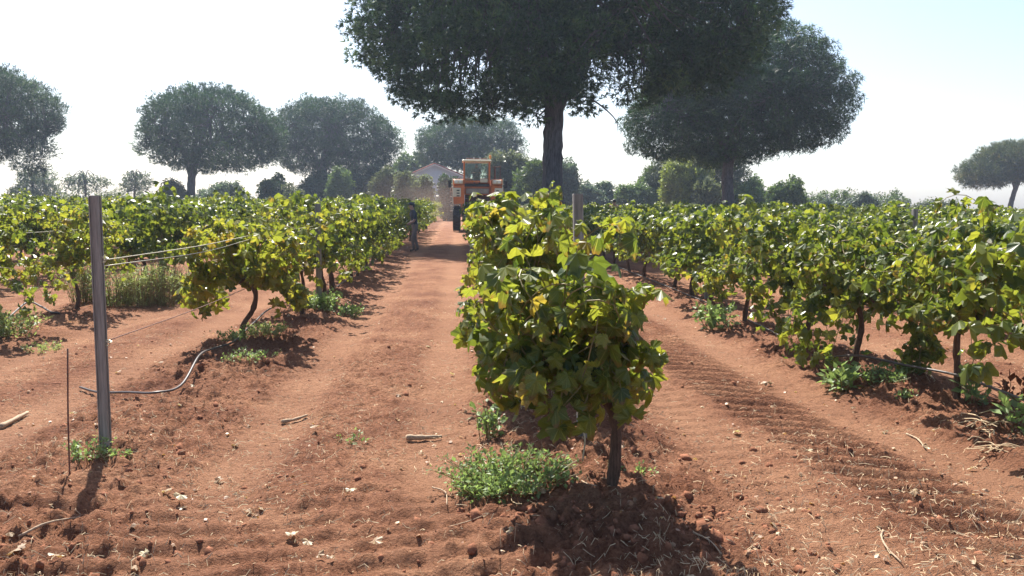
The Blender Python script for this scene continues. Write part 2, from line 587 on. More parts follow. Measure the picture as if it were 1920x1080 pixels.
def soil_z(x, y):
    x = np.asarray(x, float); y = np.asarray(y, float)
    hh, _ = soil(x, y, True); hl, _ = soil(x, y, False)
    nr = np.clip((26 - y) / 14, 0, 1) * np.clip((9 - np.abs(x)) / 4, 0, 1)
    return (hl + (hh - hl) * nr) * np.clip(1.2 - np.hypot(x - 0.8, y) / 60, 0, 1)


# ------------------------------------------------------------------ leaf shapes
def lobed_leaf(g, n=34):
    """palmate vine leaf, toothed, tip along +y, folded and curled; fan of triangles"""
    th = np.linspace(-PI * 0.97, PI * 0.97, n)          # 0 = tip direction
    r = np.full(n, 0.47)
    for c, amp, w in ((0, 0.62, 0.36), (1.08, 0.50, 0.34), (-1.08, 0.50, 0.34), (2.15, 0.36, 0.36), (-2.15, 0.36, 0.36)):
        r = np.maximum(r, 0.40 + (amp - 0.22) * np.exp(-((th - c) / w) ** 2))
    r = r * (1 + 0.07 * np.where(np.arange(n) % 2 == 0, 1, -1)) * (1 + 0.06 * g.normal(size=n))
    r = r * np.clip((PI - np.abs(th)) / 0.35, 0.35, 1)
    x, y = np.sin(th) * r, np.cos(th) * r + 0.30
    fold, curl, wav = g.uniform(0.3, 1.25), g.uniform(0.2, 0.9), g.uniform(0.05, 0.13)
    z = -fold * np.abs(x) * 0.7 - curl * y * y * 0.5 + wav * np.sin(th * 5 + g.uniform(0, 6))
    V = np.vstack([[0, 0.26, 0.03], np.stack([x, y, z], -1)])
    F = np.array([(0, i + 1, i) for i in range(1, n)])
    return V, F


def mid_leaf():
    V = np.array([(0, 0.35, 0.04), (0, -0.02, 0), (0.40, -0.05, -0.26), (0.46, 0.45, -0.36), (0.22, 0.62, -0.14), (0, 1.0, -0.25), (-0.22, 0.62, -0.14),
                  (-0.46, 0.45, -0.36), (-0.40, -0.05, -0.26)])
    F = np.array([(0, 1, 2), (0, 2, 3), (0, 3, 4), (0, 4, 5), (0, 5, 6), (0, 6, 7), (0, 7, 8), (0, 8, 1)])
    return V, F


def low_leaf():
    V = np.array([(0, 0, 0), (0.5, 0.45, -0.16), (0, 1.0, -0.2), (-0.5, 0.45, -0.16)])
    return V, np.array([(0, 1, 2), (0, 2, 3)])


lg = np.random.default_rng(3)
LEAF_MESH = []
for i in range(8):
    v, f = lobed_leaf(lg)
    me = np_mesh('leaf', v, f, [M['vine_leaf']], smooth=False)
    LEAF_MESH.append(me)
DRY_MESH = []
for i in range(4):
    v, f = lobed_leaf(lg, 22)
    v[:, 2] = v[:, 2] * 0.8 + 0.9 * v[:, 0] ** 2 + 0.12 * np.sin(v[:, 1] * 9)
    DRY_MESH.append(np_mesh('fallen_leaf', v * 0.9, f, [M['dry_leaf']]))


def vine_shape(g, height=1.62, low=0.45, half=0.5, along=0.75, canes=18, nodes=17, cx=0.0, size=0.13, density=1.0, shoots=()):
    """canes rising from a short cordon and the leaves along them; local coordinates, base at 0"""
    paths, pos, out = [], [], []
    for sh in shoots:                                   # long shoots breaking out of the outline
        P_ = spline(sh, 6)
        paths.append(P_)
        for q in P_[3:]:
            for r_ in range(2 if g.uniform() < .4 else 1):
                o = np.array([g.normal(), g.normal(), g.normal() * .5]); o /= np.linalg.norm(o)
                pos.append(q + o * g.uniform(.03, .08)); out.append(o)
    for c in range(canes):
        s0 = g.uniform(-along * 0.55, along * 0.55)
        p = np.array([cx + g.normal() * 0.05, s0, 0.70 + g.normal() * 0.05])
        droop = g.uniform() < 0.42
        if droop:
            d = np.array([g.choice([-1, 1]) * g.uniform(0.5, 1.1), g.normal() * 0.5, g.uniform(0.3, 0.9)])
            grav = 0.16
        else:
            d = np.array([g.normal() * 0.32, g.normal() * 0.34, 1.0])
            grav = 0.025
        d = d / np.linalg.norm(d)
        pts = [p.copy()]
        step = 0.075
        for k in range(nodes):
            d = d + np.array([g.normal() * 0.10, g.normal() * 0.10, -grav])
            if p[2] > height - 0.12:
                d[2] -= 0.35
            if abs(p[0] - cx) > half:
                d[0] -= 0.5 * np.sign(p[0] - cx)
            if abs(p[1]) > along:
                d[1] -= 0.5 * np.sign(p[1])
            d = d / np.linalg.norm(d)
            p = p + d * step
            if p[2] < low:
                break
            pts.append(p.copy())
            for q in range(g.choice([1, 2, 2, 3])):
                if g.uniform() > density:
                    continue
                o = np.array([g.normal() * 0.8 + 0.5 * np.sign(p[0] - cx), g.normal() * 0.8, g.normal() * 0.5 + 0.1])
                o /= np.linalg.norm(o)
                pos.append(p + o * g.uniform(0.05, 0.13)); out.append(o)
        if len(pts) > 3:
            paths.append(np.array(pts))
    pos, out = np.array(pos), np.array(out)
    n = len(pos)
    top_ = np.clip((pos[:, 2:3] - height + 0.35) / 0.35, 0, 1)
    N = norm(out * 0.95 + np.array([0, 0, 0.18]) + top_ * np.array([0, 0, 0.5]) + g.normal(size=(n, 3)) * 0.55)
    T = np.array([0, 0, -0.95]) + out * 0.45 + g.normal(size=(n, 3)) * 0.35
    T = norm(T - N * np.sum(T * N, 1, keepdims=True))
    S = size * np.clip(g.normal(1.0, 0.24, n), 0.5, 1.6)
    return paths, pos, np.cross(T, N), T, N, S


def vine_tint(g, n, mean=0.40, sd=0.22, z=None):
    t = g.normal(mean, sd, n)
    if z is not None:
        t = t + np.where(z < 0.75, g.uniform(0, 0.16, n), 0)
    return np.clip(t, 0.0, 1.0)


def foliage_mesh(name, g, kind, data, tint):
    paths, pos, ax, ay, az, S = data
    tv, tf = kind
    V = place(tv, pos, ax, ay, az, S)
    F = rep_faces(tf, len(pos), len(tv))
    return np_mesh(name, V, F, [M['vine_foliage']], tint=np.repeat(tint, len(tv)))


def trunk_mesh(g, top=(0, 0, 0.72), r=0.035, along=0.5, fork=True, lean=None):
    mb = MB()
    if lean is None:
        pts = spline([(0, 0, -0.08), (g.normal() * 0.03, g.normal() * 0.03, 0.2), (g.normal() * 0.04 + top[0] * .5, g.normal() * 0.04, 0.45), top], 5)
    else:
        pts = spline(lean, 5)
    n = len(pts)
    rr = r * (1.25 - 0.45 * np.linspace(0, 1, n)) * (1 + 0.12 * g.normal(size=n))
    rr[0] *= 1.4
    mb.tube(pts, rr, 8)
    if fork:
        e = pts[-1]
        for sgn in (-1, 1):
            a = spline([e - (0, 0, 0.04), e + (0.02, sgn * along * 0.3, 0.06), e + (g.normal() * 0.04, sgn * along * 0.7, 0.02)], 4)
            mb.tube(a, np.linspace(r * 0.8, r * 0.4, len(a)), 6)
    return mb.mesh('trunk', M['vine_bark'], smooth=True)


def cane_mesh(paths, r=0.0055):
    mb = MB()
    for p in paths:
        mb.tube(p, np.linspace(r, r * 0.45, len(p)), 4, cap=False)
    return mb.mesh('cane', M['cane'])


# ------------------------------------------------------------------ the nearest vines: each leaf an object
near_vines = [
    # x, y, dict(height, low, half, along, cx, ...), leaves as objects, label
    (0.83, 4.55, dict(height=1.08, low=0.54, half=0.19, along=0.42, canes=38, nodes=15, cx=-0.31, size=0.088,
          shoots=[((-.10, -.1, .75), (.02, -.15, .95), (.10, -.2, 1.10), (.20, -.2, 1.16)), ((-.10, -.1, .72), (.04, -.2, .85), (.13, -.25, .84), (.20, -.25, .74)),
                  ((-.3, -.1, .75), (-.48, -.2, .90), (-.58, -.25, .82), (-.62, -.28, .66)), ((-.3, 0, .8), (-.45, -.1, 1.1), (-.55, -.1, 1.22)),
                  ((-.3, 0, .8), (-.40, .0, 1.1), (-.50, .0, 1.34)), ((-.2, -.2, .7), (-.3, -.4, .7), (-.36, -.45, .5))]), 300,
     'large-leaved grapevine with curved bare trunk in front of the middle end post, nearest of all', 11,
     [(0, 0, -0.1), (0.03, 0, 0.2), (0.02, 0.02, 0.42), (-0.10, 0.05, 0.60), (-0.15, 0.08, 0.70)], 0.47),
    (0.70, 6.85, dict(height=1.40, low=0.50, half=0.30, along=0.60, canes=38, cx=-0.20, size=0.088,
          shoots=[((-.2, -.3, .8), (-.35, -.4, 1.2), (-.5, -.4, 1.4)), ((-.2, 0, .8), (-.3, -.1, 1.4), (-.36, -.1, 1.62)), ((-.1, .2, .8), (.0, .2, 1.4), (.05, .2, 1.56)), ((-.2, -.3, .8), (-.5, -.4, .9), (-.66, -.4, 1.0))]), 260,
     'tall yellow-green grapevine directly behind the middle end post', 12, None, 0.50),
    (0.80, 8.5, dict(height=1.42, low=0.5, half=0.36, along=0.75, canes=24, size=0.088), 160,
     'green grapevine of the middle row, next behind the one touching the end post', 13, None, 0.42),
    (0.80, 10.0, dict(height=1.40, low=0.5, half=0.38, along=0.8, canes=22, size=0.088), 90,
     'grapevine third behind the middle end post, seen only by its top leaves', 14, None, 0.42),
    (-2.36, 9.55, dict(height=1.26, low=0.38, half=0.46, along=0.55, canes=28, size=0.095), 300,
     'round yellow-green grapevine on a slanting trunk, first after the left end post', 15,
     [(-0.05, 0, -0.1), (-0.05, 0, 0.16), (0.06, 0, 0.34), (0.10, 0, 0.52), (0.04, 0, 0.66)], 0.60),
    (-2.20, 11.85, dict(height=1.46, low=0.5, half=0.55, along=0.8, canes=22, size=0.088), 150,
     'green grapevine just in front of the second post of the left row', 16, None, 0.45),
    (-2.18, 13.5, dict(height=1.48, low=0.5, half=0.55, along=0.8, canes=22, size=0.088), 80,
     'green grapevine just behind the second post of the left row', 17, None, 0.38),
    (3.97, 6.5, dict(height=1.30, low=0.70, half=0.62, along=0.75, canes=30, size=0.090), 300,
     'broad dark green grapevine on a straight bare trunk with drip hose at its foot', 18,
     [(0, 0, -0.1), (0.02, 0, 0.2), (-0.01, 0, 0.45), (0.0, 0, 0.68)], 0.27),
    (3.72, 7.75, dict(height=1.28, low=0.10, half=0.42, along=0.55, canes=26, size=0.088), 220,
     'green grapevine hanging down to the ground beside the tyre tracks on the right', 19, None, 0.30),
    (3.80, 9.0, dict(height=1.34, low=0.22, half=0.45, along=0.6, canes=22, size=0.088), 140,
     'low-hanging green grapevine right behind the one trailing on the ground at the tyre tracks', 20, None, 0.32),
    (3.80, 11.1, dict(height=1.40, low=0.42, half=0.5, along=0.7, canes=20, size=0.088), 120,
     'grapevine of the right row with a clear thin trunk and small shoots at its foot', 21, None, 0.42),
    (3.86, 5.05, dict(height=1.34, low=0.55, half=0.5, along=0.6, canes=18, size=0.090), 90,
     'grapevine cut by the right edge of the photo, red dried shoot below it', 22, None, 0.34),
    (-5.38, 12.2, dict(height=1.33, low=0.48, half=0.6, along=0.8, canes=22, size=0.088), 120,
     'yellowish grapevine with a dark upright trunk left of the left end post', 23, None, 0.56),
    (-5.38, 9.9, dict(height=1.33, low=0.40, half=0.6, along=0.7, canes=20, size=0.088), 60,
     'grapevine cut by the left edge of the photo above the pale weeds', 24, None, 0.5),
]


def build_near(x, y, par, nleaf, label, seed, lean, mean, group):
    g = np.random.default_rng(seed)
    z0 = gz(x, y)
    root = empty('grapevine', (x, y, z0))
    props(root, label, 'grapevine', group)
    data = vine_shape(g, **par)
    paths, pos, ax, ay, az, S = data
    link('trunk', trunk_mesh(g, top=(par.get('cx', 0) * .7, 0, 0.70), lean=lean, r=0.028), root)
    link('cane', cane_mesh(paths), root)
    n = len(pos)
    # the leaves most exposed to the path in front become objects, the rest one mesh
    score = pos[:, 1] * 1.0 - np.abs(pos[:, 0] - par.get('cx', 0)) * 0.5 - pos[:, 2] * 0.3 + g.uniform(0, 0.2, n)
    order = np.argsort(score)
    a, b = order[:nleaf], order[nleaf:]
    tint = vine_tint(g, n, mean, 0.24, pos[:, 2])
    for i in a:
        o = bpy.data.objects.new('leaf', LEAF_MESH[int(g.integers(8))])
        col.objects.link(o)
        o.parent = root
        m = np.eye(4)
        m[:3, 0], m[:3, 1], m[:3, 2], m[:3, 3] = ax[i] * S[i], ay[i] * S[i], az[i] * S[i], pos[i]
        o.matrix_local = Matrix(m.tolist())
        o['tone'] = float(tint[i])
    if len(b):
        sub = (paths, pos[b], ax[b], ay[b], az[b], S[b])
        v, f = lobed_leaf(g, 18)
        me = foliage_mesh('foliage', g, (v, f), sub, tint[b])
        link('foliage', me, root)['kind'] = 'stuff'
    return root


# single leaves take their colour from a property of their own
nt = M['vine_leaf'].node_tree
at = nd(nt, 'ShaderNodeAttribute', attribute_name='tone'); at.attribute_type = 'OBJECT'
for l in list(nt.links):
    if l.from_node.type == 'OBJECT_INFO':
        to = l.to_socket
        nt.links.remove(l)
        nt.links.new(at.outputs['Fac'], to)

GROUP = {0: 'grapevines of the middle row', -1: 'grapevines of the row beside the lane on the left', 1: 'grapevines of the row beside the tyre tracks on the right',
         -2: 'grapevines of the second row on the left', 2: 'grapevines of the second row on the right'}
for k in range(3, 30):
    GROUP[k] = 'grapevines of the rows farther right'
    GROUP[-k] = 'grapevines of the rows farther left'


def row_of(x):
    return min(ROWX, key=lambda k: abs(ROWX[k] - x))


for (x, y, par, nl, label, seed, lean, mean) in near_vines:
    build_near(x, y, par, nl, label, seed, lean, mean, GROUP[row_of(x)])

# ------------------------------------------------------------------ all other vines of the field
fg = np.random.default_rng(99)
FOL, TRK = [], []
for i in range(10):
    g = np.random.default_rng(200 + i)
    h = 1.0
    data = vine_shape(g, height=1.50, low=g.uniform(0.42, 0.6), half=0.56, along=0.85, canes=38, nodes=18, size=0.094)
    FOL.append((foliage_mesh('foliage', g, mid_leaf(), data, vine_tint(g, len(data[1]), 0.34, 0.22, data[1][:, 2])), data))
    TRK.append(trunk_mesh(g))

starts = {0: 11.7, -1: 15.1, 1: 13.0, -2: 14.4}
sites = []
for k, x in ROWX.items():
    y = starts.get(k, max(6.0, abs(x) * 1.32 - 1.0) + fg.uniform(0, 1.0))
    end = 92 if x < 0 else 104
    if k == 0:
        end = 48
    while y < end:
        if not (abs(x) > 6 and y < abs(x) * 1.15):
            sites.append((x + fg.normal() * 0.08, y, k))
        y += (1.68 + fg.normal() * 0.12) * (1.0 if y < 45 else 1.25)
# keep clear of the two men, the harvester and the pine trunks
TREES_XY = [(3.9, 35.0), (18.3, 58.0), (-26.1, 85.0), (0.05, 30.6)]
sites = [s for s in sites if not ((abs(s[0] - 1.0) < 2.6 and 47 < s[1] < 55) or any(math.hypot(s[0] - a, s[1] - b) < 1.0 for a, b in TREES_XY)
                                  or math.hypot(s[0] + 1.75, s[1] - 28.9) < 0.8)]
sites.sort(key=lambda s: math.hypot(s[0], s[1]))
NIND = 300 - len(near_vines)
WHERE = {0: 'middle row', -1: 'row left of the dirt lane', 1: 'row right of the tyre tracks', -2: 'second row left of the dirt lane',
         2: 'second row right of the tyre tracks', -3: 'third row left of the dirt lane', 3: 'third row right of the tyre tracks',
         -4: 'fourth row left of the dirt lane', 4: 'fourth row right of the tyre tracks', -5: 'fifth row left of the dirt lane', 5: 'fifth row right of the tyre tracks',
         -6: 'sixth row left of the dirt lane', 6: 'sixth row right of the tyre tracks'}
count = {}
for s in sites[:NIND]:
    x, y, k = s
    i = int(fg.integers(10))
    hs = (0.98 if x < 0.5 else 0.90) * fg.uniform(0.93, 1.04)
    root = empty('grapevine', (x, y, gz(x, y)))
    root.rotation_euler[2] = fg.choice([0, PI]) + fg.normal() * 0.1
    root.scale = (fg.uniform(0.92, 1.08) * (0.78 if k == 0 else 0.95), fg.uniform(0.95, 1.08), hs)
    link('foliage', FOL[i][0], root)['kind'] = 'stuff'
    link('trunk', TRK[i], root)
    count[k] = count.get(k, 0) + 1
    if k in WHERE:
        side = WHERE[k]
        if y < 22 and abs(k) < 4 and count[k] <= 6:
            o_ = ['first', 'second', 'third', 'fourth', 'fifth', 'sixth'][count[k] - 1]
            lab = {-1: o_ + ' grapevine behind the two beside the second post of the row left of the lane',
                   1: o_ + ' grapevine behind the clear thin trunk in the row right of the tyre tracks',
                   0: o_ + ' grapevine behind the leafy ones hiding the second post of the middle row',
                   -2: o_ + ' grapevine behind the feathery weeds in the second row left of the lane',
                   2: o_ + ' grapevine from the near end of the second row right of the tyre tracks',
                   -3: o_ + ' grapevine from the near end of the third row left of the lane',
                   3: o_ + ' grapevine from the near end of the third row right of the tyre tracks'}[k]
        elif y < 22:
            lab = 'leafy grapevine in the nearer stretch of the ' + side
        elif y < 33:
            lab = 'leafy grapevine partway along the ' + side
        else:
            lab = 'leafy grapevine near the far end of the ' + side
    else:
        lab = 'leafy grapevine among the outer rows on the ' + ('left' if x < 0 else 'right')
    props(root, lab, 'grapevine', GROUP[k] if not lab.startswith('leafy') else lab.replace('leafy grapevine', 'grapevines'))

# the many hundred vines beyond, one mesh of leaves
Vs, Fs, Ts, nv = [], [], [], 0
tv, tf = low_leaf()
for (x, y, k) in sites[NIND:]:
    data = FOL[int(fg.integers(10))][1]
    paths, pos, ax, ay, az, S = data
    d = math.hypot(x, y)
    keep = int(max(60, min(170, 5200 / d)))
    idx = fg.permutation(len(pos))[:keep]
    hs = (0.98 if x < 0.5 else 0.90) * fg.uniform(0.93, 1.05)
    P = pos[idx] * np.array([1, 1.0, hs]) + np.array([x, y, gz(x, y)])
    up = P[:, 2] > 0.35
    idx, P = idx[up], P[up]
    Vs.append(place(tv, P, ax[idx], ay[idx], az[idx], S[idx] * (1.35 + d / 160)))
    Fs.append(rep_faces(tf, len(P), 4) + nv)
    Ts.append(np.repeat(np.clip(fg.normal(0.36, 0.22, len(P)), 0, 1), 4))
    nv += len(P) * 4
far = link('vineyard_rows', np_mesh('vineyard_rows', np.concatenate(Vs), np.concatenate(Fs), [M['vine_foliage']], tint=np.concatenate(Ts)))
props(far, 'hundreds of distant leafy grapevines merging into a green field', 'vineyard', None, 'stuff')

# ------------------------------------------------------------------ posts, wires, hoses
def post(x, y, h, lean=(0, 0), w=0.075):
    """weathered post with a sunk groove down each broad side"""
    mb = MB()
    a, b, gd, gw = w / 2, w / 2, 0.009, 0.010
    prof = [(-a + .006, -b), (-gw - .012, -b), (-gw - .012, -b + gd), (-.012 + gw, -b + gd), (-.012 + gw, -b), (a - .006, -b), (a, -b + .006), (a, -gw), (a - gd, -gw), (a - gd, gw), (a, gw), (a, b - .006),
            (a - .006, b), (-a + .006, b), (-a, b - .006), (-a, -b + .006)]
    n = len(prof)
    V, F = [], []
    for z in (-0.3, 0.0, h * .5, h - .01, h):
        s = 1.0 if z < h - 0.005 else 0.93
        for px_, py_ in prof:
            V.append((px_ * s + lean[0] * z, py_ * s + lean[1] * z, z))
    for r in range(4):
        for i in range(n):
            j = (i + 1) % n
            F.append((r * n + i, r * n + j, (r + 1) * n + j, (r + 1) * n + i))
    F.append(tuple(range(4 * n, 5 * n)))
    mb.add(V, F)
    return mb.mesh('vineyard_post', M['post'])


def staple(z, x=0.04, lean=0.0):
    mb = MB()
    mb.tube(spline([(x - .012 + lean * z, -.012, z + .018), (x + .012 + lean * z, -.012, z + .014), (x + .014 + lean * z, -.012, z - .014), (x - .01 + lean * z, -.012, z - .02)], 4), 0.003, 6)
    mb.tube(spline([(x + lean * z, -.03, z + .012), (x + .02 + lean * z, -.02, z), (x + .02 + lean * z, .012, z + .004), (x + lean * z, .02, z + .01)], 4), 0.0035, 6)
    return mb.mesh('staple', M['wire'])


pg = 'vineyard posts'
P1 = props(link('vineyard_post', post(-2.23, 5.4, 1.61, (-0.004, 0.0), 0.060), None, (-2.23, 5.4, gz(-2.23, 5.4))),
           'tall bare grey end post standing alone at the left with two wires stapled on', 'post', pg)
link('staple', staple(1.22, 0.04, -0.004), P1)
link('staple', staple(0.70, 0.04, -0.004), P1)
P2 = props(link('vineyard_post', post(0.80, 5.4, 1.63, (-0.035, 0.0), 0.062), None, (0.80, 5.4, gz(0.8, 5.4))),
           'grey end post of the middle row rising out of the nearest vine', 'post', pg)
link('staple', staple(1.22, 0.04, -0.045), P2)
pm = post(0, 0, 1.55)
for (x, y, lab) in [(-2.05, 12.5, 'second grey post in the row left of the dirt lane, foot clear of the leaves'),
                    (-2.2, 19.6, 'third post in the row left of the dirt lane, almost buried in leaves'),
                    (4.05, 13.7, 'thin grey post standing in the row right of the tyre tracks'),
                    (0.80, 12.4, 'second post of the middle row, hidden to its top in leaves'),
                    (-5.35, 15.6, 'grey post in the second row on the left among pale weeds'),
                    (7.0, 12.8, 'post in the second row on the right, wrapped in leaves')]:
    o = link('vineyard_post', pm, None, (x, y, gz(x, y)))
    props(o, lab, 'post', pg)


def strand(name, pts, r, m, label, cat, group=None, n=10, k=6):
    mb = MB()
    mb.tube(spline(pts, n), r, k)
    return props(mb.build(name, m, None, smooth=True), label, cat, group)


zg = gz(-2.2, 9)
wl = 'trellis wires'
for dx, dz, lab in ((0.0, 0.0, 'upper of two parallel trellis wires running from the left end post into the vines'),
                    (0.012, -0.035, 'lower of two parallel trellis wires running from the left end post into the vines')):
    strand('trellis_wire', [(-2.215 + dx, 5.42, 1.245 + dz), (-2.22 + dx, 7.5, 1.235 + dz * 1.6), (-2.23 + dx, 9.6, 1.255 + dz), (-2.2 + dx, 12.5, 1.25 + dz), (-2.2, 30, 1.25 + dz)],
           0.0035, M['wire'], lab, 'wire', wl)
strand('trellis_wire', [(-2.22, 5.42, 0.735), (-2.24, 7.5, 0.70), (-2.25, 9.6, 0.70), (-2.1, 12.5, 0.70), (-2.2, 30, 0.70)],
       0.0035, M['rust'], 'single low rusty wire from the left end post at knee height', 'wire', wl)
strand('trellis_wire', [(0.79, 5.42, 1.25), (0.78, 8, 1.23), (0.78, 12.4, 1.25), (0.78, 30, 1.25)], 0.003, M['wire'],
       'trellis wire running back from the middle end post', 'wire', wl)
strand('trellis_wire', [(3.86, 5.0, 1.22), (3.9, 9, 1.2), (4.05, 13.7, 1.22), (3.85, 30, 1.22)], 0.003, M['wire'],
       'trellis wire held by the thin post in the row right of the tyre tracks', 'wire', wl)
strand('trellis_wire', [(-5.38, 9.5, 1.2), (-5.36, 15.6, 1.2), (-5.35, 30, 1.2)], 0.0035, M['wire'],
       'trellis wire of the second row on the left', 'wire', wl)
strand('trellis_wire', [(-8.6, 14.0, 0.75), (-8.55, 17.0, 0.73), (-8.5, 24.0, 0.75)], 0.006, M['wire'],
       'low wire in the third row on the left', 'wire', wl)


def on(px, py, dz=0.012):
    x, y = gp(px, py, 0.03)
    return (x, y, float(soil_z(x, y)) + dz)


hg = 'drip irrigation hoses'
strand('drip_hose', [on(150, 722, .03), on(185, 735, .04), on(240, 748, .05), on(290, 760, .03), on(340, 745, .05), on(375, 712, .09), on(400, 680, .10), on(440, 660, .05),
                     on(475, 625, .10), on(520, 592, .14), (-2.2, 14.5, 0.13), (-2.2, 20, 0.12), (-2.2, 30, 0.12)], 0.0105, M['hose'],
       'black hose curling over the soil behind the left end post to the first vine', 'hose', hg)
strand('drip_hose', [(3.72, 4.7, .36), (3.86, 5.6, .31), (3.95, 6.42, .29), (3.85, 7.0, .26), (3.68, 7.6, .24), (3.62, 8.3, .10), (3.75, 9.2, .07), (3.85, 12, .10), (3.85, 22, .10)],
       0.011, M['hose'], 'dark hose stretched past the bare trunk at the right edge', 'hose', hg)
strand('drip_hose', [on(5, 607, .02), on(30, 592, .10), on(55, 580, .16), on(80, 586, .10), on(105, 596, .03), (-5.4, 12.6, 0.06), (-5.35, 18, .08), (-5.35, 26, .08)],
       0.014, M['hose'], 'hose arching over the soil at the left edge of the photo', 'hose', hg)

rx, ry = gp(131, 905)
strand('iron_rod', [(rx, ry, -0.1), (rx + 0.005, ry, 0.35), (rx + 0.02, ry, 0.78)], 0.005, M['rust'],
       'thin rusty rod stuck in the soil just left of the left end post', 'rod', None, 3)
strand('tie_wire', [(0.66, 4.75, .52), (0.68, 4.72, .40), (0.71, 4.70, .30), (0.70, 4.70, .16)], 0.005, M['wire'],
       'twisted white wire dangling in the shade under the nearest vine', 'wire', None, 6)

# ------------------------------------------------------------------ clods, straw, sticks, fallen leaves
def ico():
    bm = bmesh.new()
    bmesh.ops.create_icosphere(bm, subdivisions=1, radius=1.0)
    V = np.array([v.co[:] for v in bm.verts]); F = np.array([[v.index for v in f.verts] for f in bm.faces])
    bm.free()
    return V, F


def scatter_xy(n, g, y0=3.2, y1=13.0, xw=0.72):
    """more of them where the picture is nearer"""
    y = y0 * (y1 / y0) ** g.uniform(0, 1, n)
    x = g.uniform(-1, 1, n) * y * xw + y * 0.06
    return x, y


cg = np.random.default_rng(41)
cv, cf = ico()
n = 12000
x, y = scatter_xy(n, cg, 3.2, 11)
hgt, tr = soil(x, y, False)
i = np.clip(np.searchsorted(RX, x), 1, len(RX) - 1)
dr = np.minimum(np.abs(x - RX[i - 1]), np.abs(x - RX[i]))
keep = cg.uniform(0, 1, n) < (0.34 + 0.6 * np.exp(-(dr / 0.55) ** 2)) * (1 - 0.8 * tr) * np.clip(fbm(x * 1.6, y * 1.6, 61, 2) * 3 - 0.9, 0.1, 1)
x, y = x[keep], y[keep]
# freshly turned clods round the foot of the nearest vine
x2 = cg.normal(1.05, 0.5, 260); y2 = cg.normal(4.1, 0.4, 260)
s = np.concatenate([0.004 + 0.0065 * cg.exponential(1, len(x)), 0.008 + 0.012 * cg.exponential(1, 260)])
x = np.concatenate([x, x2]); y = np.concatenate([y, y2])
s = np.clip(s, 0.004, 0.06)
n = len(x)
pos = np.stack([x, y, soil_z(x, y) + - s * 0.25], -1)
ax, ay, az = frames(cg.normal(size=(n, 3)), cg)
V = place(cv, pos, ax, ay * 0.8, az * 0.65, s)
jit = 1 + 0.22 * cg.normal(size=(len(V), 1))
cen = np.repeat(pos, len(cv), 0)
V = cen + (V - cen) * jit
o = link('soil_clods', np_mesh('soil_clods', V, rep_faces(cf, n, len(cv)), [M['clod']], smooth=True))
props(o, 'loose crumbs and clods of red soil', 'soil clods', None, 'stuff')

# straw and pine needles strewn on the soil
n = 22000
x, y = scatter_xy(n, cg, 3.2, 14)
patch = fbm(x * 0.9, y * 0.9, 55, 3)
keep = cg.uniform(0, 1, n) < np.clip((patch - 0.32) * 2.6, 0.16, 1)
x, y = x[keep], y[keep]
n = len(x)
a = cg.uniform(0, 2 * PI, n); L = cg.uniform(0.015, 0.06, n); w = cg.uniform(0.0007, 0.0015, n)
d = np.stack([np.cos(a), np.sin(a)], -1); q = np.stack([-np.sin(a), np.cos(a)], -1)
bend = cg.normal(0, 0.22, n) * L
pts = []
for t, bk in ((-0.5, 0.0), (0.0, 1.0), (0.5, 0.0)):
    c = np.stack([x, y], -1) + d * (L * t)[:, None] + q * (bend * bk)[:, None]
    z = soil_z(c[:, 0], c[:, 1]) + 0.013 + cg.uniform(0, 0.012, n) * (1 + bk)
    for sg in (-1, 1):
        pts.append(np.concatenate([c + q * (w * sg)[:, None], (z + 0.001 * sg)[:, None]], 1))
V = np.stack(pts, 1).reshape(-1, 3)
F = rep_faces(np.array([(0, 1, 3, 2), (2, 3, 5, 4)]), n, 6)
o = link('straw', np_mesh('straw', V, F, [M['straw']]))
props(o, 'dry straw and needles strewn over the red soil', 'straw', None, 'stuff')

# small dry leaf litter (too many and too small to count)
n = 1500
x, y = scatter_xy(n, cg, 3.4, 22)
patch = fbm(x * 0.7 + 9, y * 0.7, 56, 3)
keep = cg.uniform(0, 1, n) < np.clip((patch - 0.36) * 3.2, 0.04, 1)
x, y = x[keep], y[keep]; n = len(x)
zz = np.stack([cg.normal(0, .45, n), cg.normal(0, .45, n), np.ones(n)], -1)
ax, ay, az = frames(zz, cg)
tvv, tff = mid_leaf()
tvv = tvv * np.array([1, 1, 1.2])
pos = np.stack([x, y, soil_z(x, y) + 0.012], -1)
s = cg.uniform(0.014, 0.040, n)
o = link('leaf_litter', np_mesh('leaf_litter', place(tvv, pos, ax, ay, az, s), rep_faces(tff, n, len(tvv)), [M['dry_leaves']], tint=np.repeat(cg.uniform(0, 1, n), len(tvv))))
props(o, 'small crumpled dry leaves littering the soil', 'leaf litter', None, 'stuff')

big = [(1441, 725, .12, 'large pale fallen leaf lying alone on the tyre tracks to the right'),
       (340, 940, .085, 'pale fallen leaf lying right of the end post shadow'),
       (42, 1052, .11, 'large curled pale leaf in the bottom left corner'),
       (100, 1068, .08, 'small pale leaf beside the curled leaf in the bottom left corner'),
       (545, 1012, .07, 'left one of two pale leaves lying together on the foreground furrows'),
       (580, 1015, .07, 'right one of two pale leaves lying together on the foreground furrows'),
       (698, 1031, .09, 'whitish leaf at the bottom edge midway between the end post shadow and nearest vine'),
       (595, 820, .09, 'whitish crumpled leaf standing on its edge in the dirt lane'),
       (1515, 858, .05, 'small pale leaf in the middle of the ribbed tyre track'),
       (655, 938, .075, 'greenish fallen leaf in the dirt lane below the bark pieces'),
       (952, 1030, .07, 'small yellow leaf on the ground left of the nearest vine shadow'),
       (1898, 1048, .10, 'pale leaf at the bottom right corner'),
       (1600, 772, .05, 'small pale leaf at the edge of the weeds by the right hose'),
       (1740, 845, .05, 'round pale leaf fallen in front of the vine trunk at the right')]
lab_g = 'pale fallen vine leaves'
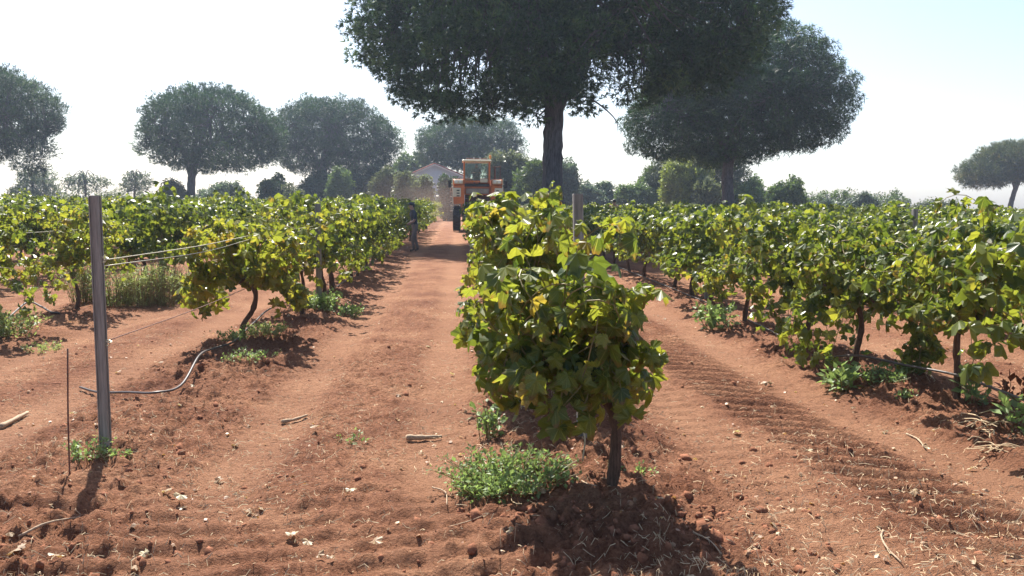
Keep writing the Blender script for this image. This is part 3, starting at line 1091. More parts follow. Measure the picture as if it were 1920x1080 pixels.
for (px_, py_, s_, lab) in big:
    x, y = gp(px_, py_)
    o = link('fallen_leaf', DRY_MESH[random.randrange(4)], None, (x, y, float(soil_z(x, y)) + 0.03))
    s_ *= .85
    o.scale = (s_, s_ * .8, s_ * .7)
    o.rotation_euler = (random.uniform(-.4, .4), random.uniform(-.4, .4), random.uniform(0, 6.3))
    props(o, lab, 'leaf', lab_g)
for i in range(44):
    x, y = scatter_xy(1, cg, 3.6, 12)
    x, y = float(x[0]), float(y[0])
    if x > 3.6 or x < -3.5:
        continue
    o = link('fallen_leaf', DRY_MESH[random.randrange(4)], None, (x, y, float(soil_z(x, y)) + 0.02))
    s_ = random.uniform(0.035, 0.06)
    o.scale = (s_, s_, s_)
    o.rotation_euler = (random.uniform(-.5, .5), random.uniform(-.5, .5), random.uniform(0, 6.3))
    props(o, 'small dull fallen vine leaf half sunk in the trodden red soil', 'leaf', 'small fallen leaves scattered over the soil')


def stick(pixels, r, label, m='stick', n=5, up=0.01):
    pts = []
    for (a_, b_) in pixels:
        x, y = gp(a_, b_)
        pts.append((x, y, float(soil_z(x, y)) + up + r * .5))
    mb = MB()
    P = spline(pts, n)
    rr = r * (1 - 0.45 * np.linspace(0, 1, len(P))) * (1 + .15 * rng.normal(size=len(P)))
    mb.tube(P, rr, 7)
    return props(mb.build('stick', M[m], None, smooth=True), label, 'stick', 'dry sticks on the soil')


stick([(0, 803), (25, 790), (52, 774)], 0.022, 'thick pale branch piece cut by the left edge of the photo')
stick([(35, 1020), (90, 1005), (150, 985)], 0.008, 'long thin stick pointing at the tip of the end post shadow')
stick([(528, 793), (552, 789), (576, 784)], 0.017, 'short pale wood piece in the dirt lane left of the weeds')
stick([(762, 832), (796, 828), (828, 824)], 0.021, 'dark bark piece in the dirt lane right of the middle')
stick([(811, 914), (835, 925), (838, 958)], 0.005, 'thin bent twig left of the green weed clump')
stick([(905, 880), (935, 905), (950, 925)], 0.006, 'thin pale twig lying at the edge of the green weed clump')
stick([(1655, 1005), (1652, 1020), (1664, 1040), (1690, 1062)], 0.006, 'curved pale twig between tyre track and bottom right edge')
stick([(1700, 815), (1720, 825), (1735, 843)], 0.008, 'crooked pale stick in front of the vine trunk at the right')
stick([(1300, 1020), (1330, 1045), (1352, 1062)], 0.005, 'pale twig on the soil right of the nearest vine shadow')
stick([(1070, 905), (1095, 930), (1117, 948)], 0.006, 'dark twig in the shade under the nearest vine')
stick([(1730, 712), (1742, 722), (1752, 735)], 0.008, 'pale straight stick left of the vine trunk at the right, leaning one')
stick([(840, 1000), (880, 985), (905, 992)], 0.004, 'thin straw twig below the green weed clump')

# pile of pale prunings on the right
root = empty('pruned_twigs', (0, 0, 0))
mb = MB()
for i in range(26):
    a_, b_ = 1820 + random.uniform(0, 75), 815 + random.uniform(0, 60)
    x, y = gp(a_, b_)
    z = float(soil_z(x, y)) + random.uniform(0.01, 0.05)
    an = random.uniform(0, PI); L = random.uniform(.05, .16)
    mb.tube(spline([(x - L * math.cos(an), y - L * math.sin(an), z), (x, y, z + .015), (x + L * math.cos(an + .4), y + L * math.sin(an + .4), z - .005)], 3), 0.0035, 4, cap=False)
bpy.data.objects.remove(root)
props(mb.build('pruned_twigs', M['straw']), 'loose heap of pale dry twigs near the right edge, before the vine trunk', 'twigs', None, 'stuff')

# ------------------------------------------------------------------ weeds
def weed(px_, py_, rad, h, nleaf, size, m, label, seed, name='weed', tall=False, group='weeds under the vines', cat='weed'):
    g = np.random.default_rng(seed)
    x, y = gp(px_, py_)
    z0 = float(soil_z(x, y))
    root = empty(name, (x, y, z0))
    props(root, label, cat, group)
    ns = max(6, nleaf // 14)
    mb = MB(); pos = []; out = []
    for i in range(ns):
        a = g.uniform(0, 2 * PI); rr = rad * math.sqrt(g.uniform(0, 1)) * 0.8
        b = np.array([math.cos(a) * rr * .7, math.sin(a) * rr * .7, -0.02])
        tip = np.array([math.cos(a) * rr * 1.25 + g.normal() * .03, math.sin(a) * rr * 1.25 + g.normal() * .03, h * g.uniform(.55, 1.05)])
        mid = (b + tip) / 2 + np.array([0, 0, h * .12])
        P = spline([b, mid, tip], 5)
        mb.tube(P, np.linspace(.0035, .0015, len(P)), 4, cap=False)
        for k in range(max(4, nleaf // ns)):
            t = g.uniform(0.2, 1) if not tall else g.uniform(0.1, 1)
            q = P[min(len(P) - 1, int(t * (len(P) - 1)))]
            o_ = norm(g.normal(size=3) + np.array([0, 0, .4]))
            pos.append(q + o_ * size * g.uniform(.2, 1.0)); out.append(o_)
    pos, out = np.array(pos), np.array(out)
    n = len(pos)
    ay = norm(out + g.normal(size=(n, 3)) * .3 + np.array([0, 0, .2]))
    az = norm(np.array([0, 0, 1.0]) + g.normal(size=(n, 3)) * .6)
    ax = norm(np.cross(ay, az)); az = np.cross(ax, ay)
    if tall:
        tvl = np.array([(0, 0, 0), (.12, .4, .02), (0, 1.6, 0), (-.12, .4, .02)])
        tfl = np.array([(0, 1, 2), (0, 2, 3)])
    else:
        tvl, tfl = np.array([(0, 0, 0), (.34, .45, .06), (0, 1.0, -.05), (-.34, .45, .06)]), np.array([(0, 1, 2), (0, 2, 3)])
    S = size * g.uniform(.5, 1.3, n)
    link('stem', mb.mesh('stem', M['cane']), root)
    lv = link('foliage', np_mesh('foliage', place(tvl, pos, ax, ay, az, S), rep_faces(tfl, n, 4), [M[m]], tint=np.repeat(np.clip(g.normal(.5, .22, n), 0, 1), 4)), root)
    lv['kind'] = 'stuff'
    return root


weed(955, 915, 0.42, 0.14, 2100, 0.030, 'weed', 'big spreading clump of fresh green weed left of the nearest vine trunk', 1)
weed(905, 935, 0.18, 0.09, 800, 0.026, 'weed', 'low green weed patch spilling towards the dirt lane from the big clump', 2)
weed(915, 830, 0.10, 0.26, 160, 0.045, 'weed', 'upright leafy shoot behind the big green weed clump', 3)
weed(1165, 775, 0.13, 0.12, 350, 0.03, 'weed', 'bright green tuft just right of the nearest vine leaves', 4)
weed(1190, 905, 0.12, 0.05, 130, 0.022, 'weed', 'thin flat green sprouts right of the curved trunk of the nearest vine', 5)
weed(170, 875, 0.15, 0.10, 260, 0.026, 'weed', 'yellowish weed tuft between rusty rod and left end post', 6)
weed(225, 868, 0.10, 0.07, 120, 0.024, 'weed', 'small weed tuft at the right side of the left end post foot', 7)
weed(445, 655, 0.20, 0.10, 420, 0.03, 'weed', 'bright green weed left of the first vine trunk after the left end post', 8)
weed(500, 650, 0.26, 0.12, 520, 0.032, 'weed_pale', 'pale green weed right of the first vine trunk after the left end post', 9)
weed(470, 700, 0.30, 0.06, 300, 0.026, 'weed', 'flat dark weed lying in the shadow of the first vine on the left', 10)
weed(605, 590, 0.30, 0.28, 900, 0.05, 'weed', 'green weeds round the foot of the second post on the left', 12)
weed(655, 592, 0.22, 0.14, 260, 0.05, 'weed', 'leafy weed trailing towards the lane right of the second post on the left', 13)
for i, (a_, b_, h_) in enumerate([(160, 575, .60), (215, 580, .55), (262, 578, .62), (305, 572, .66), (350, 562, .62), (395, 553, .5)]):
    lab = ['feathery pale green weed left of the left end post, beside the dark vine trunk', 'feathery tall weed directly behind the left end post',
           'feathery tall weed just right of the left end post', 'widest of the feathery pale weeds right of the left end post',
           'feathery weed between the pale weeds and the round vine', 'low dry feathery weed nearest to the round yellow-green vine'][i]
    weed(a_, b_, 0.36, h_, 1300, 0.05, 'weed_pale', lab, 20 + i, tall=True, group='feathery weeds of the second row on the left')
weed(20, 640, 0.40, 0.30, 700, 0.05, 'weed_pale', 'pale weed clump at the left edge of the photo', 31)
weed(80, 655, 0.25, 0.08, 300, 0.03, 'weed_pale', 'low pale green weed in front of the arched hose on the left', 32)
weed(1835, 775, 0.13, 0.22, 90, 0.075, 'weed', 'broad-leaved bright shoot at the foot of the vine trunk at the right', 33)
weed(1640, 735, 0.30, 0.12, 650, 0.032, 'weed', 'low green weed along the dark hose on the right', 34)
weed(1575, 740, 0.16, 0.20, 150, 0.07, 'weed', 'leafy shoot at the foot of the vine that trails on the ground', 35)
weed(1700, 765, 0.12, 0.06, 120, 0.03, 'weed', 'small green sprouts under the hose left of the trunk at the right', 36)
weed(1345, 620, 0.30, 0.30, 230, 0.09, 'weed', 'low leafy shoots left of the thin clear vine trunk in the right row', 37)
weed(1890, 790, 0.12, 0.24, 60, 0.075, 'red_weed', 'reddish dried shoot under the hose at the right edge', 38)
weed(1912, 830, 0.16, 0.16, 90, 0.08, 'weed', 'dark green shoot in the shade at the right edge', 39)
weed(665, 835, 0.16, 0.05, 60, 0.03, 'weed', 'few green and dry sprigs in the middle of the dirt lane', 40)

# ------------------------------------------------------------------ trees
def tuft_template(g, n=8, w=0.075):
    V, F = [], []
    for i in range(n):
        d = norm(g.normal(size=3) * 0.62 + np.array([0, 0, 0.75]))
        s = norm(np.cross(d, g.normal(size=3))) * w
        k = len(V)
        V += [-s * .6, s * .6, d * g.uniform(.75, 1.1)]
        F.append((k, k + 1, k + 2))
    return np.array(V), np.array(F)


def leaf_tuft(g, n=6, w=0.22):
    V, F = [], []
    for i in range(n):
        c = g.normal(size=3) * 0.33
        d = norm(g.normal(size=3)); s = norm(np.cross(d, g.normal(size=3)))
        L = g.uniform(.25, .42)
        k = len(V)
        V += [c - d * L - s * w * .6, c + s * w * 1.3, c + d * L]
        F.append((k, k + 1, k + 2))
    return np.array(V), np.array(F)


def crown_points(g, blobs, spacing, gaps=0.0, low=None, tries=9000, shell=(0.78, 1.0), gscale=0.35, inner=0.1):
    B = [(np.array(c, float), np.array(r, float)) for c, r in blobs]
    area = np.array([r[0] * r[1] + r[0] * r[2] + r[1] * r[2] for c, r in B])
    area = area / area.sum()
    bi = g.choice(len(B), size=tries, p=area)
    C = np.array([c for c, r in B]); Rr = np.array([r for c, r in B])
    d = norm(g.normal(size=(tries, 3)))
    k = np.where(g.uniform(size=tries) > inner, g.uniform(shell[0], shell[1], tries), g.uniform(0.35, shell[0], tries))
    lump = fbm(d[:, 0] * 3.1 + bi * 7 + 11, d[:, 1] * 3.1 + d[:, 2] * 3.7, int(g.integers(1000)), 2)
    k = k * (0.90 + 0.30 * (lump - 0.35))
    P = C[bi] + Rr[bi] * d * k[:, None]
    q = np.sum(((P[:, None, :] - C[None]) / (Rr[None] * 0.86)) ** 2, 2) < 1
    q[np.arange(tries), bi] = False
    ok = ~(q.any(1) & (g.uniform(size=tries) > inner))
    if low is not None:
        ok &= P[:, 2] >= low
    below = np.clip((C[bi][:, 2] - P[:, 2]) / Rr[bi][:, 2], 0, None)
    nz = fbm(P[:, 0] * gscale + 31, P[:, 1] * gscale + P[:, 2] * gscale * 0.9, 77, 2)
    ok &= nz >= gaps * (0.25 + 0.75 * below)
    P = P[ok]
    kept = np.zeros((len(P), 3)); n = 0
    for p in P:
        if n == 0 or np.min(np.sum((kept[:n] - p) ** 2, 1)) >= spacing ** 2:
            kept[n] = p; n += 1
    return kept[:n]


def make_tree(name, x, y, blobs, trunk_pts, trunk_r, label, m, cat='tree', group=None, seed=1, cr=1.0, spacing=0.8, per=110, size=0.45, kind='pine', gaps=0.3,
              limbs=7, squash=0.75, extra=None, low=None, twig=True, width=0.075, gscale=0.42, voids=(), nn=5, shell=(0.84, 1.0), sides=16, bark='bark'):
    g = np.random.default_rng(seed)
    root = empty(name, (x, y, gz(x, y) if y < 60 else 0.0))
    props(root, label, cat, group)
    cl = crown_points(g, blobs, spacing, gaps, low, gscale=gscale, shell=shell)
    # trunk
    T = spline(trunk_pts, 8)
    tr_ = np.interp(np.linspace(0, 1, len(T)), [0, .08, .5, 1], [trunk_r * 1.35, trunk_r * 1.05, trunk_r * 0.93, trunk_r * 0.85])
    V, F = tube(T, tr_, sides)
    th = np.arange(len(V)) % sides
    if sides > 10:
        ctr = np.repeat(T, sides, 0)
        V = ctr + (V - ctr) * (1 + 0.06 * np.sin(th * 2.4)[:, None] + 0.05 * g.normal(size=(len(V), 1)))
    mb = MB(); mb.add(V, F.tolist())
    top = T[-1]
    mb.build('trunk', M[bark], root, smooth=True)
    # limbs reaching towards the crown, twigs from limbs to each clump
    cm = np.mean([np.array(c) for c, r in blobs], 0)
    mb = MB(); lp = []
    if limbs:
        ang0 = g.uniform(0, 6.3)
        far_ = cl[np.argsort(-np.hypot(cl[:, 0] - top[0], cl[:, 1] - top[1]))]
        for i in range(limbs):
            a = ang0 + i * 2 * PI / limbs + g.normal() * .2
            dirs = np.array([math.cos(a), math.sin(a)])
            sc_ = (cl[:, :2] - top[:2]) @ dirs - 0.4 * np.abs((cl[:, :2] - top[:2]) @ np.array([-dirs[1], dirs[0]]))
            e = cl[np.argsort(-sc_)[int(g.integers(0, 6))]].copy()
            e[2] = max(e[2], cm[2] - 0.3) + 0.3
            e = top + (e - top) * 0.86
            P = spline([top - (0, 0, trunk_r), top + (e - top) * np.array([.20, .20, .30]) + (0, 0, 0.9 + g.uniform(0, .5)), top + (e - top) * .62 + (0, 0, .7), e], 6)
            mb.tube(P, np.linspace(trunk_r * 0.55, trunk_r * 0.12, len(P)), 8, cap=False)
            lp.append(P)
        c0 = np.array([cm[0], cm[1], cm[2] + 1.0])
        P = spline([top - (0, 0, trunk_r), (top + c0) / 2 + g.normal(size=3) * .2, c0], 6)
        mb.tube(P, np.linspace(trunk_r * 0.75, trunk_r * 0.25, len(P)), 8, cap=False); lp.append(P)
        if twig:
            LP = np.concatenate(lp)
            for c in cl:
                d2 = np.sum((LP - c) ** 2 * np.array([1, 1, .6]), 1)
                j = int(np.argmin(d2)); s0 = LP[j]
                mid = (s0 + c) / 2 + np.array([0, 0, -0.06 * np.linalg.norm(c - s0)]) + g.normal(size=3) * .12
                P = spline([s0, mid, c], 4)
                mb.tube(P, np.linspace(trunk_r * .11 + .008, .008, len(P)), 4, cap=False)
        mb.build('limb', M[bark], root, smooth=True)
    # foliage clumps
    tv_, tf_ = tuft_template(g, nn, width) if kind == 'pine' else leaf_tuft(g)
    nC = len(cl)
    rr = cr * g.uniform(0.65, 1.25, nC)
    N = nC * per
    ci = np.repeat(np.arange(nC), per)
    d = norm(g.normal(size=(N, 3)))
    rad = g.uniform(0, 1, N) ** 0.36
    off = d * (rad * rr[ci])[:, None] * np.array([1, 1, squash])
    P = cl[ci] + off
    keep = np.ones(N, bool)
    for (vp, vd, vr, pr) in voids:
        vd_ = norm(np.array(vd, float)); w_ = P - np.array(vp, float)
        dist = np.linalg.norm(w_ - (w_ @ vd_)[:, None] * vd_, axis=1)
        keep &= ~((dist < vr * (0.75 + 0.5 * vnoise(P[:, 0] * 3, P[:, 2] * 3, 5))) & (g.uniform(size=N) < pr))
    P, ci, d, N = P[keep], ci[keep], d[keep], int(keep.sum())
    outw = norm(cl[ci] - cm)
    z = norm(d * 0.8 + outw * 0.5 + np.array([0, 0, 0.35]) + g.normal(size=(N, 3)) * 0.25)
    ax, ay, az = frames(z, g)
    S = size * g.uniform(.65, 1.3, N)
    tint = np.clip(0.46 + 0.17 * g.normal(size=nC)[ci] + 0.16 * g.normal(size=N), 0, 1)
    k = len(tv_)
    o = link('crown', np_mesh('crown', place(tv_, P, ax, ay, az, S), rep_faces(tf_, N, k), [M[m]], tint=np.repeat(tint, k)), root)
    o['kind'] = 'stuff'
    if extra:
        extra(root, top)
    return root


def dead_branch(root, top):
    mb = MB()
    P = spline([top + (0.1, -.2, 0.15), top + (1.0, -.4, 0.35), top + (1.5, -.5, 0.2), top + (2.1, -.6, -.25), top + (2.45, -.6, -.65), top + (2.52, -.6, -1.1)], 5)
    mb.tube(P, np.linspace(.055, .010, len(P)), 6, cap=False)
    P = spline([top + (1.5, -.5, 0.2), top + (1.62, -.5, 0.33)], 3)
    mb.tube(P, np.linspace(.018, .008, len(P)), 5, cap=False)
    mb.build('dead_branch', M['bark'], root, smooth=True)


TG = 'umbrella pines'
make_tree('stone_pine', 3.78, 35, [((-3.2, 0, 8.5), (4.7, 5.2, 3.7)), ((3.9, 0.3, 9.3), (5.0, 5.6, 3.5)), ((0.3, 0, 10.8), (7.2, 7.0, 3.3)), ((-1.2, -2.5, 8.1), (3.4, 3.4, 2.8)), ((6.6, -0.5, 10.0), (2.4, 3, 2.6)),
          ((-3.4, -1.0, 6.5), (3.0, 2.6, 1.6)), ((-0.8, 0, 5.5), (0.8, .9, .7)), ((1.1, 0, 5.9), (0.9, .9, .6))],
          [(0, 0, -.3), (0.02, 0, 1.5), (-0.02, 0, 3.4), (0.03, 0, 5.5)], 0.43, 'huge umbrella pine in the centre, its thick trunk behind the middle end post',
          'pine', 'pine tree', TG, 51, cr=0.72, spacing=0.74, per=64, size=0.26, gaps=0.36, limbs=9, extra=dead_branch, sides=22, width=0.13, gscale=0.5, nn=7,
          voids=[((-2.95, 0, 7.2), (.04, -1, -.15), .36, 1.0), ((-3.4, 0, 6.9), (.04, -1, -.15), .9, .55), ((2.0, 0, 6.7), (-.1, -1, -.14), 1.0, .62), ((3.2, 0, 6.6), (-.15, -1, -.14), .8, .6), ((-4.9, 0, 6.2), (.1, -1, -.12), .2, 1.0), ((0.9, 0, 8.0), (0, -1, -.18), .5, .55)])
make_tree('stone_pine', 18.35, 58, [((0.3, 0, 9.2), (6.5, 6.3, 4.3)), ((-4.0, 0, 7.2), (3.2, 4, 2.7)), ((4.5, 0, 8.6), (3.8, 4.5, 3.4)), ((2.2, -1, 11.0), (4.0, 4, 2.6)), ((-0.4, 0, 6.2), (3.6, 3, 2.0))],
          [(0, 0, -.3), (0.05, 0, 2), (-0.05, 0, 3.6), (0.0, 0, 4.6)], 0.42, 'second tall umbrella pine right of the huge one, lobed crown reaching lower on its left',
          'pine', 'pine tree', TG, 52, cr=0.82, spacing=0.92, per=74, size=0.34, gaps=0.34, limbs=7, width=0.11)
make_tree('stone_pine', -26.1, 85, [((1.6, 0, 8.6), (6.2, 6.2, 4.0)), ((3.6, 0, 7.9), (5.6, 5.6, 3.7)), ((-0.6, 0, 7.6), (4.0, 4.6, 3.2))],
          [(0, 0, -.3), (0, 0, 2), (0.1, 0, 3.9)], 0.42, 'round umbrella pine left of centre, dark trunk, crown touching the pine to its right', 'pine', 'pine tree', TG, 53, cr=0.78, spacing=0.86, per=62, size=0.33, gaps=0.33,
          limbs=7, width=0.11)
make_tree('stone_pine', -16.2, 100, [((1.2, 0, 9.4), (6.6, 6.5, 4.2)), ((4.6, 0, 8.2), (4.8, 5, 3.8)), ((-1.5, 0, 8.2), (4.8, 5, 3.6))],
          [(0, 0, -.3), (0, 0, 2), (0.2, 0, 4.4)], 0.45, 'bushy umbrella pine between the round left pine and the shed', 'pine', 'pine tree', TG, 54, cr=0.82, spacing=0.90, per=60, size=0.36, gaps=0.32, limbs=7, width=0.11)
make_tree('stone_pine', 0.9, 112, [((0, 0, 9.4), (6.0, 5.5, 3.6)), ((3.4, 0, 9.2), (4.0, 4, 3.4)), ((-3.4, 0, 8.8), (3.4, 4, 3.0))],
          [(0, 0, -.3), (0, 0, 2), (0, 0, 5)], 0.45, 'green umbrella pine directly behind the harvester and shed', 'pine', 'pine tree', TG, 55, cr=0.82, spacing=0.90, per=60, size=0.36, gaps=0.25, limbs=6, width=0.11)
make_tree('stone_pine', -39.0, 72, [((0, 0, 9.0), (6.6, 6, 3.3)), ((3.0, 0, 8.0), (3.7, 4, 2.4)), ((4.6, -1, 5.5), (1.9, 1.5, 0.8)), ((1.5, 0, 5.6), (1.8, 2, 0.9)), ((4.6, -1, 4.2), (1.2, 1.2, 0.6))],
          [(-1.0, 0, -.3), (-0.8, 0, 2), (-0.4, 0, 5)], 0.42, 'umbrella pine cut by the left edge, ragged lower branches hanging', 'pine', 'pine tree', TG, 56, cr=0.74, spacing=0.84, per=60, size=0.31,
          gaps=0.30, limbs=8, width=0.10)
make_tree('stone_pine', 66.6, 100, [((0.4, 0, 7.2), (5.0, 4.6, 2.3)), ((-3.4, 0, 5.7), (3.0, 3.4, 1.7)), ((3.0, 0, 6.8), (3.4, 3, 1.8))],
          [(-0.1, 0, -.3), (0, 0, 1.6), (0.25, 0, 3.0), (0.5, 0, 3.9)], 0.30, 'small flat-topped umbrella pine standing alone at the right edge', 'pine_dry', 'pine tree', TG, 57, cr=0.85, spacing=0.75, per=38, size=0.46,
          gaps=0.30, limbs=6, width=0.10, low=3.6)
make_tree('stone_pine', 26.0, 92, [((0, 0, 6.2), (4.6, 4, 2.4)), ((-2.0, 0, 5.0), (3.6, 3, 2.0)), ((2.6, 0, 5.4), (2.6, 3, 2.0))],
          [(0, 0, -.3), (0, 0, 2), (0, 0, 3.4)], 0.32, 'brownish small pine behind the trunk of the second tall pine', 'pine_dry', 'pine tree', TG, 58, cr=0.9, spacing=0.8, per=32, size=0.50,
          gaps=0.2, limbs=5, width=0.1)


def bush(px0, px1, py_top, D, m, label, seed, name='shrub', cat='shrub', sparse=0.15, size=0.40, per=34, cr=0.55, group='shrubs beyond the vineyard', trunk=False, low=0.0, spacing=0.56):
    """leafy shrub or small tree spanning the given photograph columns at distance D"""
    xa, _, zt = pd(px0, py_top, D)
    xb = pd(px1, py_top, D)[0]
    xc, w = (xa + xb) / 2, max((xb - xa) / 2 - cr * .3, .5)
    zt = zt - cr * .4
    g = np.random.default_rng(seed)
    h = zt
    zc = low + (h - low) * .5
    bl = [((0, 0, zc - (h - low) * .06), (w * .66, w * .6, (h - low) * .40))]
    hh_ = h - low
    if w > hh_ * 1.1:
        nb = int(w * 2 / hh_) + 1
        bl = [((-w + hh_ * .5 + (2 * w - hh_) * i / max(1, nb - 1), g.uniform(-.5, .5), low + hh_ * g.uniform(.46, .54)), (hh_ * g.uniform(.55, .9), hh_ * .5, hh_ * g.uniform(.42, .56))) for i in range(nb)]
    for i in range(7):
        s_ = g.uniform(.26, .5)
        bl.append(((g.uniform(-1, 1) * w * (1 - s_), g.uniform(-.3, .3) * hh_, low + hh_ * g.uniform(.25, .72)), (min(w, hh_) * s_, min(w, hh_) * s_, hh_ * g.uniform(.28, .42))))
    r = max(.05, min(.16, h * .025))
    return make_tree(name, xc, D, bl, [(0, 0, -.2), (g.normal() * .05, 0, max(.3, zc * .5)), (g.normal() * .1, 0, max(.6, zc * .95))], r, label, m, cat, group, seed, cr=cr, spacing=spacing, per=per, size=size,
                     kind='leaf', gaps=sparse, limbs=5, squash=.85, sides=7, twig=trunk)


TB = 'small trees beyond the vineyard'
bush(18, 98, 300, 92, 'blue', 'airy blue-green tree under the hanging branches of the pine at the left edge', 61, 'small_tree', 'tree', .52, .26, 13, .50, TB, True, 1.6)
bush(122, 194, 326, 95, 'blue', 'thin airy tree with flat crown left of the left end post top', 62, 'small_tree', 'tree', .52, .26, 13, .50, TB, True, 2.6)
bush(213, 288, 316, 95, 'blue', 'airy tree with bare thin stem right of the left end post top', 63, 'small_tree', 'tree', .52, .26, 13, .50, TB, True, 2.4)
bush(298, 352, 330, 84, 'olive', 'upright grey-green shrub left of the dark trunk of the round pine', 64, sparse=.1, low=0)
bush(362, 462, 342, 96, 'blue', 'pale airy shrub right of the dark trunk of the round pine', 65, sparse=.36, per=40)
bush(484, 532, 328, 88, 'dark', 'dark upright conifer-like shrub between the two left pines', 66, sparse=.1)
bush(535, 570, 345, 86, 'olive', 'small grey shrub between the dark conifer and the bushy pine', 67, sparse=.3)
bush(558, 640, 318, 92, 'dark', 'dark shrub under the bushy pine, on its left', 68, sparse=.05)
bush(600, 668, 305, 90, 'olive', 'yellowish tall shrub in front of the bushy pine trunk', 69, sparse=.3, m='olive') if False else bush(604, 662, 306, 88, 'green', 'light green tall shrub in front of the bushy pine trunk', 69, sparse=.3)
bush(640, 740, 318, 94, 'dark', 'dark shrub under the bushy pine, on its right', 70, sparse=.1)
bush(0, 92, 347, 90, 'olive', 'low grey-green shrub line at the left edge', 71, sparse=.1)
bush(728, 812, 278, 118, 'green', 'rounded green tree just left of the white shed', 72, 'small_tree', 'tree', .05, .5, 60, .9, TB, True, 1.0, .8)
bush(690, 765, 320, 80, 'olive', 'grey-green bush left of the shed in the dust', 73, sparse=.1)
bush(742, 812, 330, 76, 'olive', 'grey-green bush covering the lower left of the shed wall', 74, sparse=.12)
bush(822, 862, 327, 78, 'dark', 'thin dark bush in front of the shed wall beside the harvester', 75, sparse=.25)
bush(915, 1000, 292, 84, 'olive', 'tall grey-green olive-like tree right of the harvester', 76, 'small_tree', 'tree', .1, .42, 62, .8, TB, True, .3)
bush(965, 1032, 296, 80, 'green', 'green tree between the harvester and the thick pine trunk', 77, 'small_tree', 'tree', .18, .42, 55, .75, TB, True, .3)
bush(1035, 1082, 296, 88, 'blue', 'narrow tree peeping out right of the thick pine trunk', 78, 'small_tree', 'tree', .34, .4, 44, .6, TB, True, .5)
bush(1078, 1160, 340, 96, 'blue', 'hazy blue-green shrub between the thick trunk and the yellow-green tree', 79, sparse=.2)
bush(1150, 1250, 338, 92, 'green', 'rounded green shrub left of the yellow-green tree', 80, sparse=.1)
bush(1190, 1244, 320, 94, 'green', 'open-branched tree behind the rounded shrub left of the yellow-green tree', 81, 'small_tree', 'tree', .34, .38, 44, .55, TB, True, 1.0)
bush(1232, 1332, 300, 84, 'yellow', 'yellow-green tree left of the trunk of the second tall pine', 82, 'small_tree', 'tree', .08, .42, 66, .8, TB, True, .2)
bush(1300, 1352, 318, 80, 'olive', 'willow-like pale shrub touching the trunk of the second tall pine', 83, sparse=.1)
bush(1368, 1440, 330, 90, 'green', 'green shrub right of the trunk of the second tall pine', 84, sparse=.12)
bush(1425, 1532, 340, 86, 'green', 'wide light green shrub right of the second tall pine', 85, sparse=.12)
bush(1525, 1582, 366, 92, 'blue', 'low hazy shrub right of the wide light green one', 86, sparse=.2)
bush(1578, 1652, 358, 88, 'blue', 'spiky hazy shrub farther right than all other large shrubs', 87, sparse=.15)
bush(1650, 1700, 374, 92, 'olive', 'thin grey-green shrub just above the vines on the right', 88, sparse=.35)
bush(1715, 1800, 380, 92, 'olive', 'low brownish scrub on the right between the hazy shrubs and the lone pine', 89, sparse=.3)
bush(1090, 1150, 368, 100, 'dark', 'dark low hedge piece behind the vines right of the middle end post', 90, sparse=.05)
bush(1050, 1245, 346, 99, 'green', 'long low green hedge between the thick pine trunk and the yellow-green tree', 92, sparse=.05, cr=1.0, spacing=1.1)
bush(1410, 1700, 356, 99, 'green', 'long low green hedge at the right, under the hazy shrubs', 93, sparse=.05, cr=1.0, spacing=1.1)
bush(570, 800, 326, 97, 'olive', 'long grey-green hedge under the bushy pine, reaching to the shed', 94, sparse=.05, cr=1.0, spacing=1.1)
bush(900, 1040, 334, 97, 'olive', 'grey-green hedge behind the harvester and thick pine trunk', 95, sparse=.05, cr=1.0, spacing=1.1)
bush(90, 480, 356, 99, 'olive', 'very low grey-green hedge along the vineyard end on the left', 96, sparse=.1, cr=.9, spacing=1.1)
bush(1235, 1420, 340, 97, 'green', 'long low green hedge behind the trunk of the second tall pine', 91, sparse=.05)

# ------------------------------------------------------------------ the shed
M['wall'] = simple('whitewashed_wall', (0.60, 0.68, 0.74), 0.85, var=0.05, scale=2)
M['tile'] = simple('red_roof_tile', (0.33, 0.10, 0.06), 0.8, var=0.3, scale=6)
M['verge'] = simple('white_verge', (0.78, 0.76, 0.72), 0.7, var=0.08, scale=4)
D = 106
ax_, _, az_ = pd(815, 308, D); lx_, _, lz_ = pd(778, 324, D)
sx = ax_
sl_ = (az_ - lz_) / (ax_ - lx_)
root = empty('shed', (sx, D, 0))
props(root, 'white gabled shed with red tiled roof edge behind the harvester', 'shed')
hw = 4.0
wl_ = 2.6
mb = MB(); mb.prism([(-wl_ , 0), (hw, 0), (hw, az_ - sl_ * hw * .92), (0, az_ - .12), (-wl_, az_ - sl_ * wl_ - .12)], 0, 8)
mb.build('wall', M['wall'], root)
for sgn, L in ((-1, wl_ + .25), (1, hw + .25)):
    k = sl_ if sgn < 0 else sl_ * .92
    th = math.atan(k)
    mb = MB()
    mb.box((sgn * L / 2, 4.0, az_ - k * L / 2 + .02), (L / math.cos(th), 8.7, .10), ry=sgn * th)
    rf = mb.build('roof', M['tile'], root)
    for j in range(26):
        t = MB()
        yy = -.33 + j * .34
        if j > 8: break
        t.tube([(0, yy, az_ + .08), (sgn * L, yy, az_ + .08 - k * L)], 0.10, 6)
        t.build('tile', M['tile'], rf)
    vb = MB(); vb.box((sgn * L / 2, -.38, az_ - k * L / 2 - .06), (L / math.cos(th), .06, .16), ry=sgn * th)
    vb.build('verge', M['verge'], root)
dm = MB(); dm.box((1.9, -.03, 1.05), (1.0, .06, 2.1)); dm.build('door', simple('shed_door', (.16, .12, .09), .6), root)

